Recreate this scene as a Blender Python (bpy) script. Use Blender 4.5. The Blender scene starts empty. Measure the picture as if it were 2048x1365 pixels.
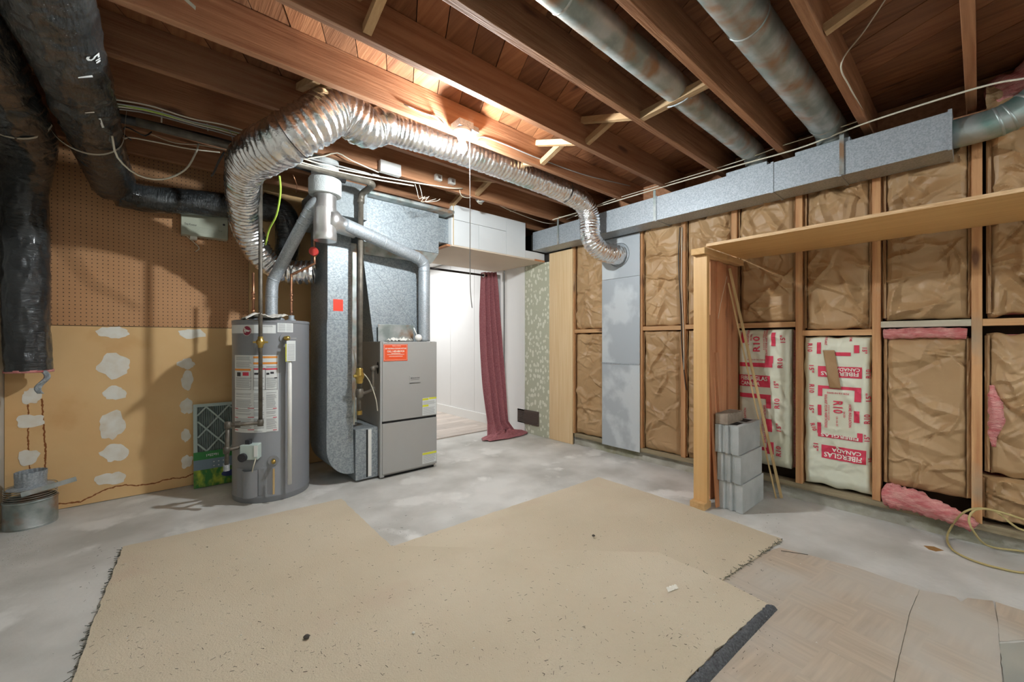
import bpy, math, random
from mathutils import Vector, noise as N
from mathutils.bvhtree import BVHTree
random.seed(7)
PI = math.pi
SC = bpy.context.scene
COL = SC.collection

# ------------------------------------------------------------------ camera, light, exposure
F_PX = 811.0
CAM_H = 1.12
FW = (0.6547, 0.7559)
RT = (0.7559, -0.6547)
cd = bpy.data.cameras.new('camera'); cam = bpy.data.objects.new('camera', cd); COL.objects.link(cam)
cd.sensor_width = 36; cd.lens = 36 * F_PX / 2048; cd.clip_start = 0.02
cam.location = (0, 0, CAM_H); cam.rotation_euler = (PI / 2, 0, -math.atan2(FW[0], FW[1]))
SC.camera = cam
SC.view_settings.view_transform = 'Standard'; SC.view_settings.look = 'None'
SC.view_settings.gamma = 1; SC.view_settings.use_curve_mapping = False
SC.view_settings.exposure = 1.15
w = bpy.data.worlds.new('world'); SC.world = w; w.use_nodes = True
w.node_tree.nodes['Background'].inputs[0].default_value = (1, .96, .9, 1)
w.node_tree.nodes['Background'].inputs[1].default_value = 0.05
BULB_E = 1250.0      # emission strength of the bare bulbs
HALL_W = 19.0
FILL_E = 34.0       # added fill tubes, unseen behind the camera

def area(loc, rot, sx, sy, watts, col=(1, 1, 1), nm='ceiling_light'):
    ld = bpy.data.lights.new(nm, 'AREA'); ld.shape = 'RECTANGLE'; ld.size = sx; ld.size_y = sy
    ld.energy = watts; ld.color = col
    o = bpy.data.objects.new(nm, ld); COL.objects.link(o); o.location = loc; o.rotation_euler = rot
    return o
area((2.6, 5.6, 2.28), (0, 0, 0), .6, 1.2, HALL_W, (.96, .98, 1), 'hall_ceiling_light')

# ------------------------------------------------------------------ pixel -> room
def W(u, v, X=None, Y=None, Z=None, D=None):
    t = (u - 1024) / F_PX; s = (682.5 - v) / F_PX
    xc = FW[0] + t * RT[0]; yc = FW[1] + t * RT[1]
    d = D if D is not None else X / xc if X is not None else Y / yc if Y is not None else (Z - CAM_H) / s
    return Vector((xc * d, yc * d, CAM_H + s * d))
def Fl(u, v, z=0.0): return W(u, v, Z=z)

# ------------------------------------------------------------------ materials
def _nodes(name):
    m = bpy.data.materials.new(name); m.use_nodes = True
    nt = m.node_tree; b = nt.nodes['Principled BSDF']
    return m, nt, b
def _ramp(nt, a, b, c1, c2):
    r = nt.nodes.new('ShaderNodeValToRGB'); e = r.color_ramp.elements
    e[0].position = a; e[1].position = b; e[0].color = (*c1, 1); e[1].color = (*c2, 1)
    return r
def mat(name, col, rough=.6, metal=0., col2=None, sc=6., st=(1, 1, 1), lo=.35, hi=.65, bump=0., bsc=None,
        rand=0., detail=5, dark=None, dsc=3., dlo=.55, dhi=.75, kind='noise', bst=None, knots=None, emit=0., bdist=.01, coat=0.):
    m, nt, b = _nodes(name); L = nt.links
    b.inputs['Roughness'].default_value = rough; b.inputs['Metallic'].default_value = metal
    if coat: b.inputs['Coat Weight'].default_value = coat; b.inputs['Coat Roughness'].default_value = .15
    tc = nt.nodes.new('ShaderNodeTexCoord')
    oi = nt.nodes.new('ShaderNodeObjectInfo')
    add = nt.nodes.new('ShaderNodeVectorMath'); add.operation = 'ADD'
    mul = nt.nodes.new('ShaderNodeVectorMath'); mul.operation = 'SCALE'; mul.inputs[3].default_value = 13.
    L.new(oi.outputs['Random'], mul.inputs[0]); L.new(tc.outputs['Object'], add.inputs[0]); L.new(mul.outputs[0], add.inputs[1])
    def tex(scale, stretch, k='noise', det=detail):
        mp = nt.nodes.new('ShaderNodeMapping'); mp.inputs['Scale'].default_value = stretch
        L.new(add.outputs[0], mp.inputs[0])
        if k == 'voronoi':
            t = nt.nodes.new('ShaderNodeTexVoronoi'); t.inputs['Scale'].default_value = scale
            L.new(mp.outputs[0], t.inputs['Vector']); sp = nt.nodes.new('ShaderNodeSeparateColor')
            L.new(t.outputs['Color'], sp.inputs[0]); return sp.outputs[0]
        t = nt.nodes.new('ShaderNodeTexNoise'); t.inputs['Scale'].default_value = scale
        t.inputs['Detail'].default_value = det; L.new(mp.outputs[0], t.inputs['Vector'])
        return t.outputs['Fac']
    out = None
    if col2 is not None:
        f = tex(sc, st, kind); r = _ramp(nt, lo, hi, col, col2); L.new(f, r.inputs[0]); out = r.outputs[0]
    if dark is not None:
        f = tex(dsc, (1, 1, 1)); r = _ramp(nt, dlo, dhi, (0, 0, 0), (1, 1, 1)); L.new(f, r.inputs[0])
        mx = nt.nodes.new('ShaderNodeMix'); mx.data_type = 'RGBA'
        L.new(r.outputs[0], mx.inputs[0])
        if out: L.new(out, mx.inputs[6])
        else: mx.inputs[6].default_value = (*col, 1)
        mx.inputs[7].default_value = (*dark, 1); out = mx.outputs[2]
    if knots:
        mp = nt.nodes.new('ShaderNodeMapping'); mp.inputs['Scale'].default_value = knots; L.new(add.outputs[0], mp.inputs[0])
        wn = nt.nodes.new('ShaderNodeTexNoise'); wn.inputs['Scale'].default_value = 3; L.new(mp.outputs[0], wn.inputs['Vector'])
        wm = nt.nodes.new('ShaderNodeVectorMath'); wm.operation = 'MULTIPLY_ADD'; wm.inputs[1].default_value = (.3, .3, .3)
        L.new(wn.outputs['Color'], wm.inputs[0]); L.new(mp.outputs[0], wm.inputs[2])
        t = nt.nodes.new('ShaderNodeTexVoronoi'); t.inputs['Scale'].default_value = 1.; L.new(wm.outputs[0], t.inputs['Vector'])
        r = _ramp(nt, .05, .13, (1, 1, 1), (0, 0, 0)); L.new(t.outputs['Distance'], r.inputs[0])
        mx = nt.nodes.new('ShaderNodeMix'); mx.data_type = 'RGBA'; L.new(r.outputs[0], mx.inputs[0]); L.new(out, mx.inputs[6])
        mx.inputs[7].default_value = (col[0] * .38, col[1] * .36, col[2] * .4, 1); out = mx.outputs[2]
    if rand:
        hs = nt.nodes.new('ShaderNodeHueSaturation')
        mr = nt.nodes.new('ShaderNodeMapRange'); mr.inputs[3].default_value = 1 - rand; mr.inputs[4].default_value = 1 + rand
        L.new(oi.outputs['Random'], mr.inputs[0]); L.new(mr.outputs[0], hs.inputs['Value'])
        if out: L.new(out, hs.inputs['Color'])
        else: hs.inputs['Color'].default_value = (*col, 1)
        out = hs.outputs[0]
    if out: L.new(out, b.inputs['Base Color'])
    else: b.inputs['Base Color'].default_value = (*col, 1)
    if bump:
        f = tex(bsc or sc * 2, bst or st, 'noise', 6); bp = nt.nodes.new('ShaderNodeBump'); bp.inputs['Strength'].default_value = bump
        bp.inputs['Distance'].default_value = bdist
        L.new(f, bp.inputs['Height']); L.new(bp.outputs[0], b.inputs['Normal'])
    if emit:
        b.inputs['Emission Color'].default_value = (*col, 1); b.inputs['Emission Strength'].default_value = emit
    return m

def wood(name, c1, c2, axis, rand=.15, rough=.7, bump=.25, dark=None, kn=True):
    st = {'x': (.7, 14, 14), 'y': (14, .7, 14), 'z': (14, 14, .7)}[axis]
    return mat(name, c1, rough, 0, c2, 3.0, st, .3, .7, bump, 9, rand, 6, dark, 2.2, .6, .75, knots={'x': (1.6, 5, 5), 'y': (5, 1.6, 5), 'z': (5, 5, 1.6)}[axis] if kn else None)
JC1, JC2 = (.25, .105, .045), (.40, .20, .10)
M = {}
M['joist'] = wood('joist_wood', JC1, JC2, 'x', .22, dark=(.16, .07, .03))
M['strut'] = wood('strut_wood', (.40, .24, .11), (.54, .36, .19), 'y', .2)
M['deck'] = wood('deck_wood', (.17, .06, .022), (.30, .13, .055), 'y', .3, .6)
M['stud'] = wood('stud_wood', (.42, .19, .075), (.58, .33, .15), 'z', .15, dark=(.30, .25, .17))
M['block'] = wood('blocking_wood', (.50, .25, .10), (.64, .38, .18), 'y', .15)
M['plate'] = wood('plate_wood', (.26, .20, .12), (.40, .33, .20), 'y', .1, dark=(.16, .17, .09))
M['blockpale'] = wood('pale_blocking_wood', (.50, .45, .33), (.62, .57, .45), 'y', .05)
M['post'] = wood('post_wood', (.70, .40, .15), (.78, .49, .21), 'z', .08, .5, .1)
M['arm'] = wood('arm_wood', (.62, .36, .14), (.75, .48, .22), 'x', .05)
M['red'] = wood('red_board_wood', (.50, .20, .085), (.60, .29, .14), 'z', .12)
M['ply'] = wood('shelf_plywood', (.66, .37, .13), (.76, .47, .19), 'y', .05, .45, .08, kn=False)
M['ply_edge'] = mat('plywood_edge', (.80, .56, .32), .6, 0, (.58, .34, .16), 40, (.3, .3, 9), .4, .6)
M['plystrip'] = wood('plywood_strip', (.72, .50, .26), (.80, .60, .36), 'z', .03, .5, .05, kn=False)
M['galv'] = mat('galvanized_steel', (.34, .38, .41), .55, .5, (.48, .52, .55), 150, (1, 1, 1), .1, .9, .10, 40, kind='voronoi', bdist=.003)
M['galv_p'] = mat('dull_spangled_galvanized', (.24, .28, .30), .55, .5, (.38, .42, .44), 110, (1, 1, 1), .1, .9, .10, 40, kind='voronoi', bdist=.003)
M['galv_m'] = mat('matte_galvanized', (.24, .27, .28), .85, .1, (.32, .35, .36), 110, (1, 1, 1), .1, .9, .05, 40, kind='voronoi', bdist=.003)
M['galv_d'] = mat('weathered_galvanized', (.28, .33, .31), .45, .6, (.50, .53, .52), 9, (1, 1, 1), .38, .62, .15, 60, dark=(.36, .22, .13), dsc=6, dlo=.5, dhi=.66, bdist=.004)
M['galv_g'] = mat('patina_galvanized', (.20, .34, .30), .4, .65, (.45, .50, .48), 9, (1, 1, 1), .35, .6, .2, 40, bdist=.004)
M['dullpanel'] = mat('dull_zinc_sheet', (.46, .50, .53), .5, .3, (.62, .66, .68), 2.2, (1, 1, 1), .47, .53)
M['steel'] = mat('brushed_steel', (.68, .68, .68), .30, .9, (.74, .73, .71), 3, (20, 20, 1), .3, .7)
M['foil'] = mat('crinkled_foil', (.90, .90, .90), .22, 1., None, bump=.6, bsc=55, dark=(.36, .62, .55), dsc=4, dlo=.60, dhi=.72, bdist=.006)  # teal blotches put a reflected tint into the foil colour
M['blackpl'] = mat('black_plastic_film', (.022, .025, .026), .24, 0, (.055, .06, .06), 6, (1, 1, 1), .4, .7, .9, 14, dark=(.5, .5, .48), dsc=170, dlo=.69, dhi=.72, bst=(6, 1.5, 1.5), bdist=.02, coat=.6)
M['blackpl_z'] = mat('black_plastic_film_hanging', (.016, .018, .02), .22, 0, (.04, .045, .045), 6, (1, 1, 1), .4, .7, .9, 14, bst=(1, 1, 5), bdist=.02, coat=.6)
M['pipe'] = mat('black_iron_pipe', (.10, .088, .07), .5, .35, (.17, .15, .12), 20)
M['abs'] = mat('dusty_black_pipe', (.025, .025, .027), .6, 0, (.09, .085, .08), 6, (1, 1, 1), .45, .75)
M['copper'] = mat('copper', (.62, .30, .17), .35, .9, (.40, .20, .12), 15)
M['brass'] = mat('brass', (.62, .44, .12), .3, .9, (.42, .28, .08), 20)
M['white'] = mat('white_plastic', (.78, .78, .74), .4)
M['cable'] = mat('cream_cable_sheath', (.66, .62, .50), .5)
M['cable_g'] = mat('grey_cable_sheath', (.34, .34, .33), .5)
M['cable_b'] = mat('black_cable_sheath', (.03, .03, .03), .5)
M['cable_y'] = mat('yellow_green_cable', (.42, .62, .08), .5)
M['cable_t'] = mat('tan_hose', (.50, .40, .17), .45)
M['webbing'] = mat('beige_strap', (.45, .42, .34), .8)
M['redp'] = mat('red_paint', (.55, .05, .04), .4)
M['tank'] = mat('grey_tank_enamel', (.235, .245, .26), .35, .1, (.25, .26, .275), 3)
M['tank_d'] = mat('dark_grey_plastic', (.16, .165, .17), .45)
M['furn'] = mat('taupe_furnace_enamel', (.385, .385, .37), .4, .1, (.405, .405, .385), 2)
M['furn_d'] = mat('furnace_side_enamel', (.33, .32, .30), .45, .15, (.36, .35, .33), 3)
M['blackhole'] = mat('black_gap', (.01, .01, .01), .8)
M['label'] = mat('label_paper', (.74, .77, .76), .5)
M['ink'] = mat('grey_ink', (.26, .27, .28), .7)
M['inkb'] = mat('black_ink', (.03, .03, .035), .6)
M['ired'] = mat('red_ink', (.62, .03, .07), .6, 0, (.70, .05, .10), 12)
M['orange'] = mat('orange_label', (.85, .33, .06), .5)
M['maroon'] = mat('maroon_badge', (.28, .01, .04), .35)
M['stick'] = mat('orange_red_sticker', (.80, .10, .03), .4)
M['redsq'] = mat('red_square_sticker', (.90, .05, .02), .45)
M['yell'] = mat('yellow_label_strip', (.72, .72, .05), .5)
M['cream'] = mat('off_white_print', (.85, .82, .72), .6)
M['kraft'] = mat('kraft_paper', (.40, .245, .115), .48, 0, (.49, .315, .16), 3, (1, 1, 1), .35, .65, .25, 60, .06, bdist=.003)
M['kraft_d'] = mat('kraft_flange', (.33, .19, .085), .6, 0, (.41, .25, .12), 4)
M['wpaper'] = mat('white_facing_paper', (.68, .68, .52), .45, 0, (.76, .76, .62), 4, (1, 1, 1), .35, .65, .15, 30, bdist=.003)
M['pink'] = mat('pink_fibreglass', (.72, .20, .20), .95, 0, (.85, .42, .38), 18, (1, 1, 3), .35, .65, .9, 60, bdist=.02)
M['sheath'] = mat('dark_sheathing', (.05, .035, .02), .9, 0, (.09, .06, .035), 4)
M['black'] = mat('near_black_board', (.03, .025, .02), .95)  # near-black backing boards and wall cores
M['concrete'] = mat('floor_concrete', (.44, .43, .39), .72, 0, (.66, .65, .61), 2.3, (1, 1, 1), .34, .62, .35, 35, 0, 12, (.74, .73, .69), 2.9, .58, .66, bdist=.004)
M['curb'] = mat('rough_concrete', (.32, .30, .24), .9, 0, (.52, .50, .43), 7, (1, 1, 1), .3, .7, .9, 22, 0, 8, (.26, .25, .15), 5, .5, .7)
M['wallcon'] = mat('grey_wall_concrete', (.42, .41, .37), .85, 0, (.50, .49, .45), 3, bump=.3)
M['dry'] = mat('tan_drywall', (.66, .40, .17), .8, 0, (.74, .50, .24), 1.4, (1, 1, 1), .35, .65, 0, None, 0, 5, (.58, .31, .11), 2, .6, .75)
M['mud'] = mat('joint_compound', (.80, .78, .70), .8, 0, (.70, .63, .50), 14, (1, 1, 1), .4, .75, .3, 30, bdist=.003)
M['stain'] = mat('water_stain', (.26, .08, .015), .8)
M['stain2'] = mat('rust_spot', (.33, .17, .05), .8)
M['carpet'] = mat('tan_carpet', (.59, .50, .355), .95, 0, (.68, .59, .44), 1.6, (1, 1, 1), .3, .7, .8, 190, 0, 10, (.61, .49, .36), 2.4, .6, .75, bdist=.006)
M['rugedge'] = mat('charcoal_rug_edge', (.07, .075, .08), .95, 0, (.17, .175, .185), 120, (1, 1, 1), .3, .7, 1., 150, bdist=.01)
M['fray'] = mat('dark_green_fray', (.06, .07, .05), .95)
M['hwhite'] = mat('white_wall_paint', (.80, .79, .76), .6)
M['hpanel'] = mat('white_panelling', (.76, .75, .73), .5, 0, (.79, .78, .76), 2)
M['lam'] = mat('grey_laminate', (.46, .39, .33), .5, 0, (.60, .53, .47), 4, (1, 14, 1), .3, .7, 0, None, .15)
M['soff'] = mat('white_tile_board', (.66, .68, .68), .6, 0, (.70, .72, .72), 3)
M['soffb'] = mat('beige_soffit_board', (.66, .55, .43), .7, 0, (.70, .59, .47), 2)
M['curt'] = mat('maroon_fabric', (.27, .07, .085), .9, 0, (.42, .17, .18), 90, (1, 1, 1), .3, .7, .4, 300, bdist=.003)
M['curtg'] = mat('grey_lining', (.50, .51, .53), .8)
M['rod'] = mat('dark_curtain_rod', (.03, .022, .02), .35, .6)
M['cmu'] = mat('concrete_block', (.36, .385, .38), .9, 0, (.52, .54, .53), 5, (1, 1, 1), .3, .7, .8, 90, .06, 8, bdist=.004)
M['cmub'] = mat('brown_brick', (.24, .19, .15), .9, 0, (.34, .28, .22), 18, bump=.6, bsc=60, bdist=.004)
M['cloth'] = mat('white_rag', (.66, .64, .58), .9, 0, (.75, .73, .68), 6)
M['fgrey'] = mat('pleated_filter_media', (.24, .30, .28), .9, 0, (.32, .38, .36), 12)
M['fcard'] = mat('filter_cardboard', (.50, .60, .56), .7)
M['fgreen'] = mat('green_print', (.04, .26, .06), .6)
M['fblue'] = mat('grey_blue_print', (.20, .28, .34), .6)
M['fgrass'] = mat('grass_print', (.04, .20, .03), .6, 0, (.55, .62, .05), 22, (1, 1, .5), .45, .7)
M['navy'] = mat('navy_print', (.02, .04, .16), .5)
M['boxg'] = mat('sage_box_enamel', (.44, .46, .36), .28, 0, None)
M['grille'] = mat('brown_grille', (.11, .08, .065), .6)
M['stickw'] = wood('stick_wood', (.46, .30, .12), (.60, .42, .20), 'z', .05)
M['glassw'] = mat('frosted_white', (.85, .84, .8), .3)
M['porc'] = mat('white_porcelain', (.85, .85, .83), .25)
M['bulb'] = mat('lit_bulb', (.91, .97, 1.), .3, emit=BULB_E)
M['fill_tube'] = mat('added_fill_tube', (.86, .95, 1.), .3, emit=FILL_E)
M['dirt'] = mat('dirt_grit', (.07, .06, .05), .9)
M['chip'] = mat('paint_chips', (.70, .69, .64), .9)

def pegboard():
    m, nt, b = _nodes('pegboard_hardboard'); L = nt.links
    tc = nt.nodes.new('ShaderNodeTexCoord'); sp = nt.nodes.new('ShaderNodeSeparateXYZ'); L.new(tc.outputs['Object'], sp.inputs[0])
    def mth(op, a, bb=None):
        n = nt.nodes.new('ShaderNodeMath'); n.operation = op
        for i, q in enumerate((a, bb)):
            if q is None: continue
            if isinstance(q, (int, float)): n.inputs[i].default_value = q
            else: L.new(q, n.inputs[i])
        return n.outputs[0]
    P_ = .0265
    dx = mth('SUBTRACT', mth('FRACT', mth('MULTIPLY', sp.outputs[0], 1 / P_)), .5)
    dz = mth('SUBTRACT', mth('FRACT', mth('MULTIPLY', sp.outputs[2], 1 / P_)), .5)
    d = mth('SQRT', mth('ADD', mth('MULTIPLY', dx, dx), mth('MULTIPLY', dz, dz)))
    hole = mth('LESS_THAN', d, .125)
    n1 = nt.nodes.new('ShaderNodeTexNoise'); n1.inputs['Scale'].default_value = 3; n1.inputs['Detail'].default_value = 8
    L.new(tc.outputs['Object'], n1.inputs['Vector'])
    r = _ramp(nt, .3, .7, (.47, .235, .10), (.56, .30, .14)); L.new(n1.outputs[0], r.inputs[0])
    mx = nt.nodes.new('ShaderNodeMix'); mx.data_type = 'RGBA'
    L.new(hole, mx.inputs[0]); L.new(r.outputs[0], mx.inputs[6]); mx.inputs[7].default_value = (.04, .02, .01, 1)
    L.new(mx.outputs[2], b.inputs['Base Color']); b.inputs['Roughness'].default_value = .65
    return m
M['peg'] = pegboard()

def wallpaper():
    m, nt, b = _nodes('leafy_wallpaper'); L = nt.links
    tc = nt.nodes.new('ShaderNodeTexCoord')
    mp = nt.nodes.new('ShaderNodeMapping'); mp.inputs['Scale'].default_value = (0.01, 1.15, .8); L.new(tc.outputs['Object'], mp.inputs[0])
    v = nt.nodes.new('ShaderNodeTexVoronoi'); v.inputs['Scale'].default_value = 22; v.inputs['Randomness'].default_value = .75
    L.new(mp.outputs[0], v.inputs['Vector'])
    r = _ramp(nt, .38, .44, (.74, .74, .62), (.50, .51, .38)); L.new(v.outputs['Distance'], r.inputs[0])
    v2 = nt.nodes.new('ShaderNodeTexVoronoi'); v2.inputs['Scale'].default_value = 22; v2.inputs['Randomness'].default_value = .75
    v2.feature = 'DISTANCE_TO_EDGE'; L.new(mp.outputs[0], v2.inputs['Vector'])
    n = nt.nodes.new('ShaderNodeTexNoise'); n.inputs['Scale'].default_value = 9; L.new(tc.outputs['Object'], n.inputs['Vector'])
    r2 = _ramp(nt, .30, .40, (0, 0, 0), (1, 1, 1)); L.new(n.outputs[0], r2.inputs[0])
    mx = nt.nodes.new('ShaderNodeMix'); mx.data_type = 'RGBA'; L.new(r2.outputs[0], mx.inputs[0])
    mx.inputs[6].default_value = (.50, .51, .38, 1); L.new(r.outputs[0], mx.inputs[7])
    L.new(mx.outputs[2], b.inputs['Base Color']); b.inputs['Roughness'].default_value = .7
    return m
M['wallp'] = wallpaper()

def parquet():
    m, nt, b = _nodes('parquet_print_vinyl'); L = nt.links
    tc = nt.nodes.new('ShaderNodeTexCoord')
    ck = nt.nodes.new('ShaderNodeTexChecker'); ck.inputs['Scale'].default_value = 1 / .20
    mp0 = nt.nodes.new('ShaderNodeMapping'); mp0.inputs['Rotation'].default_value = (0, 0, .12); mp0.inputs['Location'].default_value = (0, 0, .03)
    L.new(tc.outputs['Object'], mp0.inputs[0])
    L.new(mp0.outputs[0], ck.inputs[0]); ck.inputs[1].default_value = (0, 0, 0, 1); ck.inputs[2].default_value = (1, 1, 1, 1)
    outs = []
    for s in ((1.5, 22, 1), (22, 1.5, 1)):
        mp = nt.nodes.new('ShaderNodeMapping'); mp.inputs['Scale'].default_value = s; L.new(mp0.outputs[0], mp.inputs[0])
        n = nt.nodes.new('ShaderNodeTexNoise'); n.inputs['Scale'].default_value = 2.2; n.inputs['Detail'].default_value = 6
        L.new(mp.outputs[0], n.inputs['Vector']); outs.append(n.outputs[0])
    mx = nt.nodes.new('ShaderNodeMix'); mx.data_type = 'FLOAT'; L.new(ck.outputs[1], mx.inputs[0]); L.new(outs[0], mx.inputs[2]); L.new(outs[1], mx.inputs[3])
    r = _ramp(nt, .3, .72, (.42, .345, .265), (.56, .46, .35)); L.new(mx.outputs[0], r.inputs[0])
    n2 = nt.nodes.new('ShaderNodeTexNoise'); n2.inputs['Scale'].default_value = 1.8; n2.inputs['Detail'].default_value = 8; L.new(tc.outputs['Object'], n2.inputs['Vector'])
    r2 = _ramp(nt, .42, .62, (0, 0, 0), (.75, .75, .75)); L.new(n2.outputs[0], r2.inputs[0])
    m2 = nt.nodes.new('ShaderNodeMix'); m2.data_type = 'RGBA'; L.new(r2.outputs[0], m2.inputs[0]); L.new(r.outputs[0], m2.inputs[6]); m2.inputs[7].default_value = (.54, .51, .45, 1)
    L.new(m2.outputs[2], b.inputs['Base Color']); b.inputs['Roughness'].default_value = .5
    return m
M['parq'] = parquet()
M['vdark'] = mat('dark_vinyl_tile', (.26, .27, .24), .5, 0, (.40, .39, .33), 3, (1, 1, 1), .3, .7)

# ------------------------------------------------------------------ mesh builder
class B:
    def __init__(s): s.v = []; s.f = []
    def add(s, vs, fs):
        n = len(s.v); s.v += [Vector(p) for p in vs]; s.f += [tuple(i + n for i in f) for f in fs]; return s
    def box(s, x0, x1, y0, y1, z0, z1):
        return s.add([(x0, y0, z0), (x1, y0, z0), (x1, y1, z0), (x0, y1, z0), (x0, y0, z1), (x1, y0, z1), (x1, y1, z1), (x0, y1, z1)],
                     [(0, 3, 2, 1), (4, 5, 6, 7), (0, 1, 5, 4), (1, 2, 6, 5), (2, 3, 7, 6), (3, 0, 4, 7)])
    def beam(s, a, b, wd, ht, up=(0, 0, 1)):
        a = Vector(a); b = Vector(b); t = (b - a).normalized(); u = Vector(up); sd = t.cross(u).normalized() * wd / 2; u = sd.cross(t).normalized() * ht / 2
        return s.add([a - sd - u, a + sd - u, a + sd + u, a - sd + u, b - sd - u, b + sd - u, b + sd + u, b - sd + u],
                     [(0, 1, 2, 3), (7, 6, 5, 4), (0, 4, 5, 1), (1, 5, 6, 2), (2, 6, 7, 3), (3, 7, 4, 0)])
    def prism(s, pts, dirv):
        n = len(pts); d = Vector(dirv); p = [Vector(q) for q in pts]
        return s.add(p + [q + d for q in p], [tuple(range(n))[::-1], tuple(range(n, 2 * n))] + [(i, (i + 1) % n, n + (i + 1) % n, n + i) for i in range(n)])
    def tube(s, path, r, seg=10, cap=True, close=False):
        n = len(path); P = [Vector(p) for p in path]; rings = []
        nrm = None; base = len(s.v); vs = []
        for i, p in enumerate(P):
            t = (P[min(i + 1, n - 1)] - P[max(i - 1, 0)]).normalized() if not close else (P[(i + 1) % n] - P[i - 1]).normalized()
            if nrm is None:
                a = Vector((0, 0, 1)) if abs(t.z) < .9 else Vector((1, 0, 0)); nrm = t.cross(a).normalized()
            else:
                nrm = (nrm - t * nrm.dot(t)).normalized()
            bn = t.cross(nrm)
            for k in range(seg):
                an = 2 * PI * k / seg
                rr = r(i, an, p) if callable(r) else (r[i] if isinstance(r, (list, tuple)) else r)
                vs.append(p + (nrm * math.cos(an) + bn * math.sin(an)) * rr)
        fs = []
        for i in range(n if close else n - 1):
            j = (i + 1) % n
            for k in range(seg):
                k2 = (k + 1) % seg; fs.append((i * seg + k, i * seg + k2, j * seg + k2, j * seg + k))
        if cap and not close: fs += [tuple(range(seg))[::-1], tuple((n - 1) * seg + k for k in range(seg))]
        return s.add(vs, fs)
    def cyl(s, a, b, r, seg=16, cap=True): return s.tube([a, b], r, seg, cap)
    def lathe(s, c, prof, seg=32, axis='z'):
        vs = []; n = len(prof); c = Vector(c)
        for (r, h) in prof:
            for k in range(seg):
                a = 2 * PI * k / seg; q = (r * math.cos(a), r * math.sin(a))
                vs.append(c + Vector({'z': (q[0], q[1], h), 'x': (h, q[0], q[1]), 'y': (q[0], h, q[1])}[axis]))
        fs = [(i * seg + k, i * seg + (k + 1) % seg, (i + 1) * seg + (k + 1) % seg, (i + 1) * seg + k) for i in range(n - 1) for k in range(seg)]
        return s.add(vs, fs)
    def grid(s, fn, nu, nv, thick=None):
        vs = [Vector(fn(i / nu, j / nv)) for j in range(nv + 1) for i in range(nu + 1)]
        fs = [(j * (nu + 1) + i, j * (nu + 1) + i + 1, (j + 1) * (nu + 1) + i + 1, (j + 1) * (nu + 1) + i) for j in range(nv) for i in range(nu)]
        if thick:
            n = len(vs); vs += [v + Vector(thick) for v in vs]; fs += [tuple(k + n for k in f[::-1]) for f in fs]
            rim = [i for i in range(nu + 1)] + [j * (nu + 1) + nu for j in range(1, nv + 1)] + [nv * (nu + 1) + i for i in range(nu - 1, -1, -1)] + [j * (nu + 1) for j in range(nv - 1, 0, -1)]
            fs += [(rim[k], rim[k - 1], rim[k - 1] + n, rim[k] + n) for k in range(len(rim))]
        return s.add(vs, fs)
    def build(s, name, m, parent=None, smooth=False, bevel=0, label=None, cat=None, group=None, kind=None, autos=False):
        me = bpy.data.meshes.new(name)
        if parent is not None: off = wloc(parent)
        elif kind == 'structure': off = Vector((0, 0, 0))
        else:
            xs = [p.x for p in s.v]; ys = [p.y for p in s.v]; zs = [p.z for p in s.v]
            off = Vector(((min(xs) + max(xs)) / 2, (min(ys) + max(ys)) / 2, min(zs)))
        me.from_pydata([p - off for p in s.v], [], s.f)
        if smooth: me.polygons.foreach_set('use_smooth', [True] * len(me.polygons))
        if autos:
            me.polygons.foreach_set('use_smooth', [True] * len(me.polygons)); me.set_sharp_from_angle(angle=math.radians(35))
        me.materials.append(M[m] if isinstance(m, str) else m)
        me.update()
        o = bpy.data.objects.new(name, me); COL.objects.link(o)
        if parent is not None: o.parent = parent
        else: o.location = off
        if bevel:
            b = o.modifiers.new('bevel', 'BEVEL'); b.width = bevel; b.segments = 2; b.limit_method = 'ANGLE'
        return tag(o, label, cat, group, kind)
def wloc(o):
    l = Vector((0, 0, 0))
    while o is not None: l += o.location; o = o.parent
    return l
def tag(o, label=None, cat=None, group=None, kind=None):
    if label: o['label'] = label
    if cat: o['category'] = cat
    if group: o['group'] = group
    if kind: o['kind'] = kind
    return o
def thing(name, label, cat, loc=(0, 0, 0), group=None):
    o = bpy.data.objects.new(name, None); COL.objects.link(o); o.location = loc; o.empty_display_size = .05
    return tag(o, label, cat, group)
def setting(name):
    o = bpy.data.objects.new(name, None); COL.objects.link(o); o['kind'] = 'structure'; return o
def dup(root, delta, label=None, group=None):
    r = root.copy(); COL.objects.link(r); r.location = root.location + Vector(delta)
    if label: r['label'] = label
    if group: r['group'] = group
    for ch in root.children:
        c = ch.copy(); COL.objects.link(c); c.parent = r
        for g in ch.children:
            d = g.copy(); COL.objects.link(d); d.parent = c
    return r
def spline(pts, ds=.02, tension=.5):
    P = [Vector(p) for p in pts]; P = [P[0] * 2 - P[1]] + P + [P[-1] * 2 - P[-2]]; out = []
    for i in range(1, len(P) - 2):
        n = max(2, int((P[i + 1] - P[i]).length / ds))
        for k in range(n):
            t = k / n; a, b, c, d = P[i - 1], P[i], P[i + 1], P[i + 2]
            out.append(.5 * ((2 * b) + (c - a) * t + (2 * a - 5 * b + 4 * c - d) * t * t + (3 * b - a - 3 * c + d) * t ** 3))
    out.append(P[-2]); return out

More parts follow.
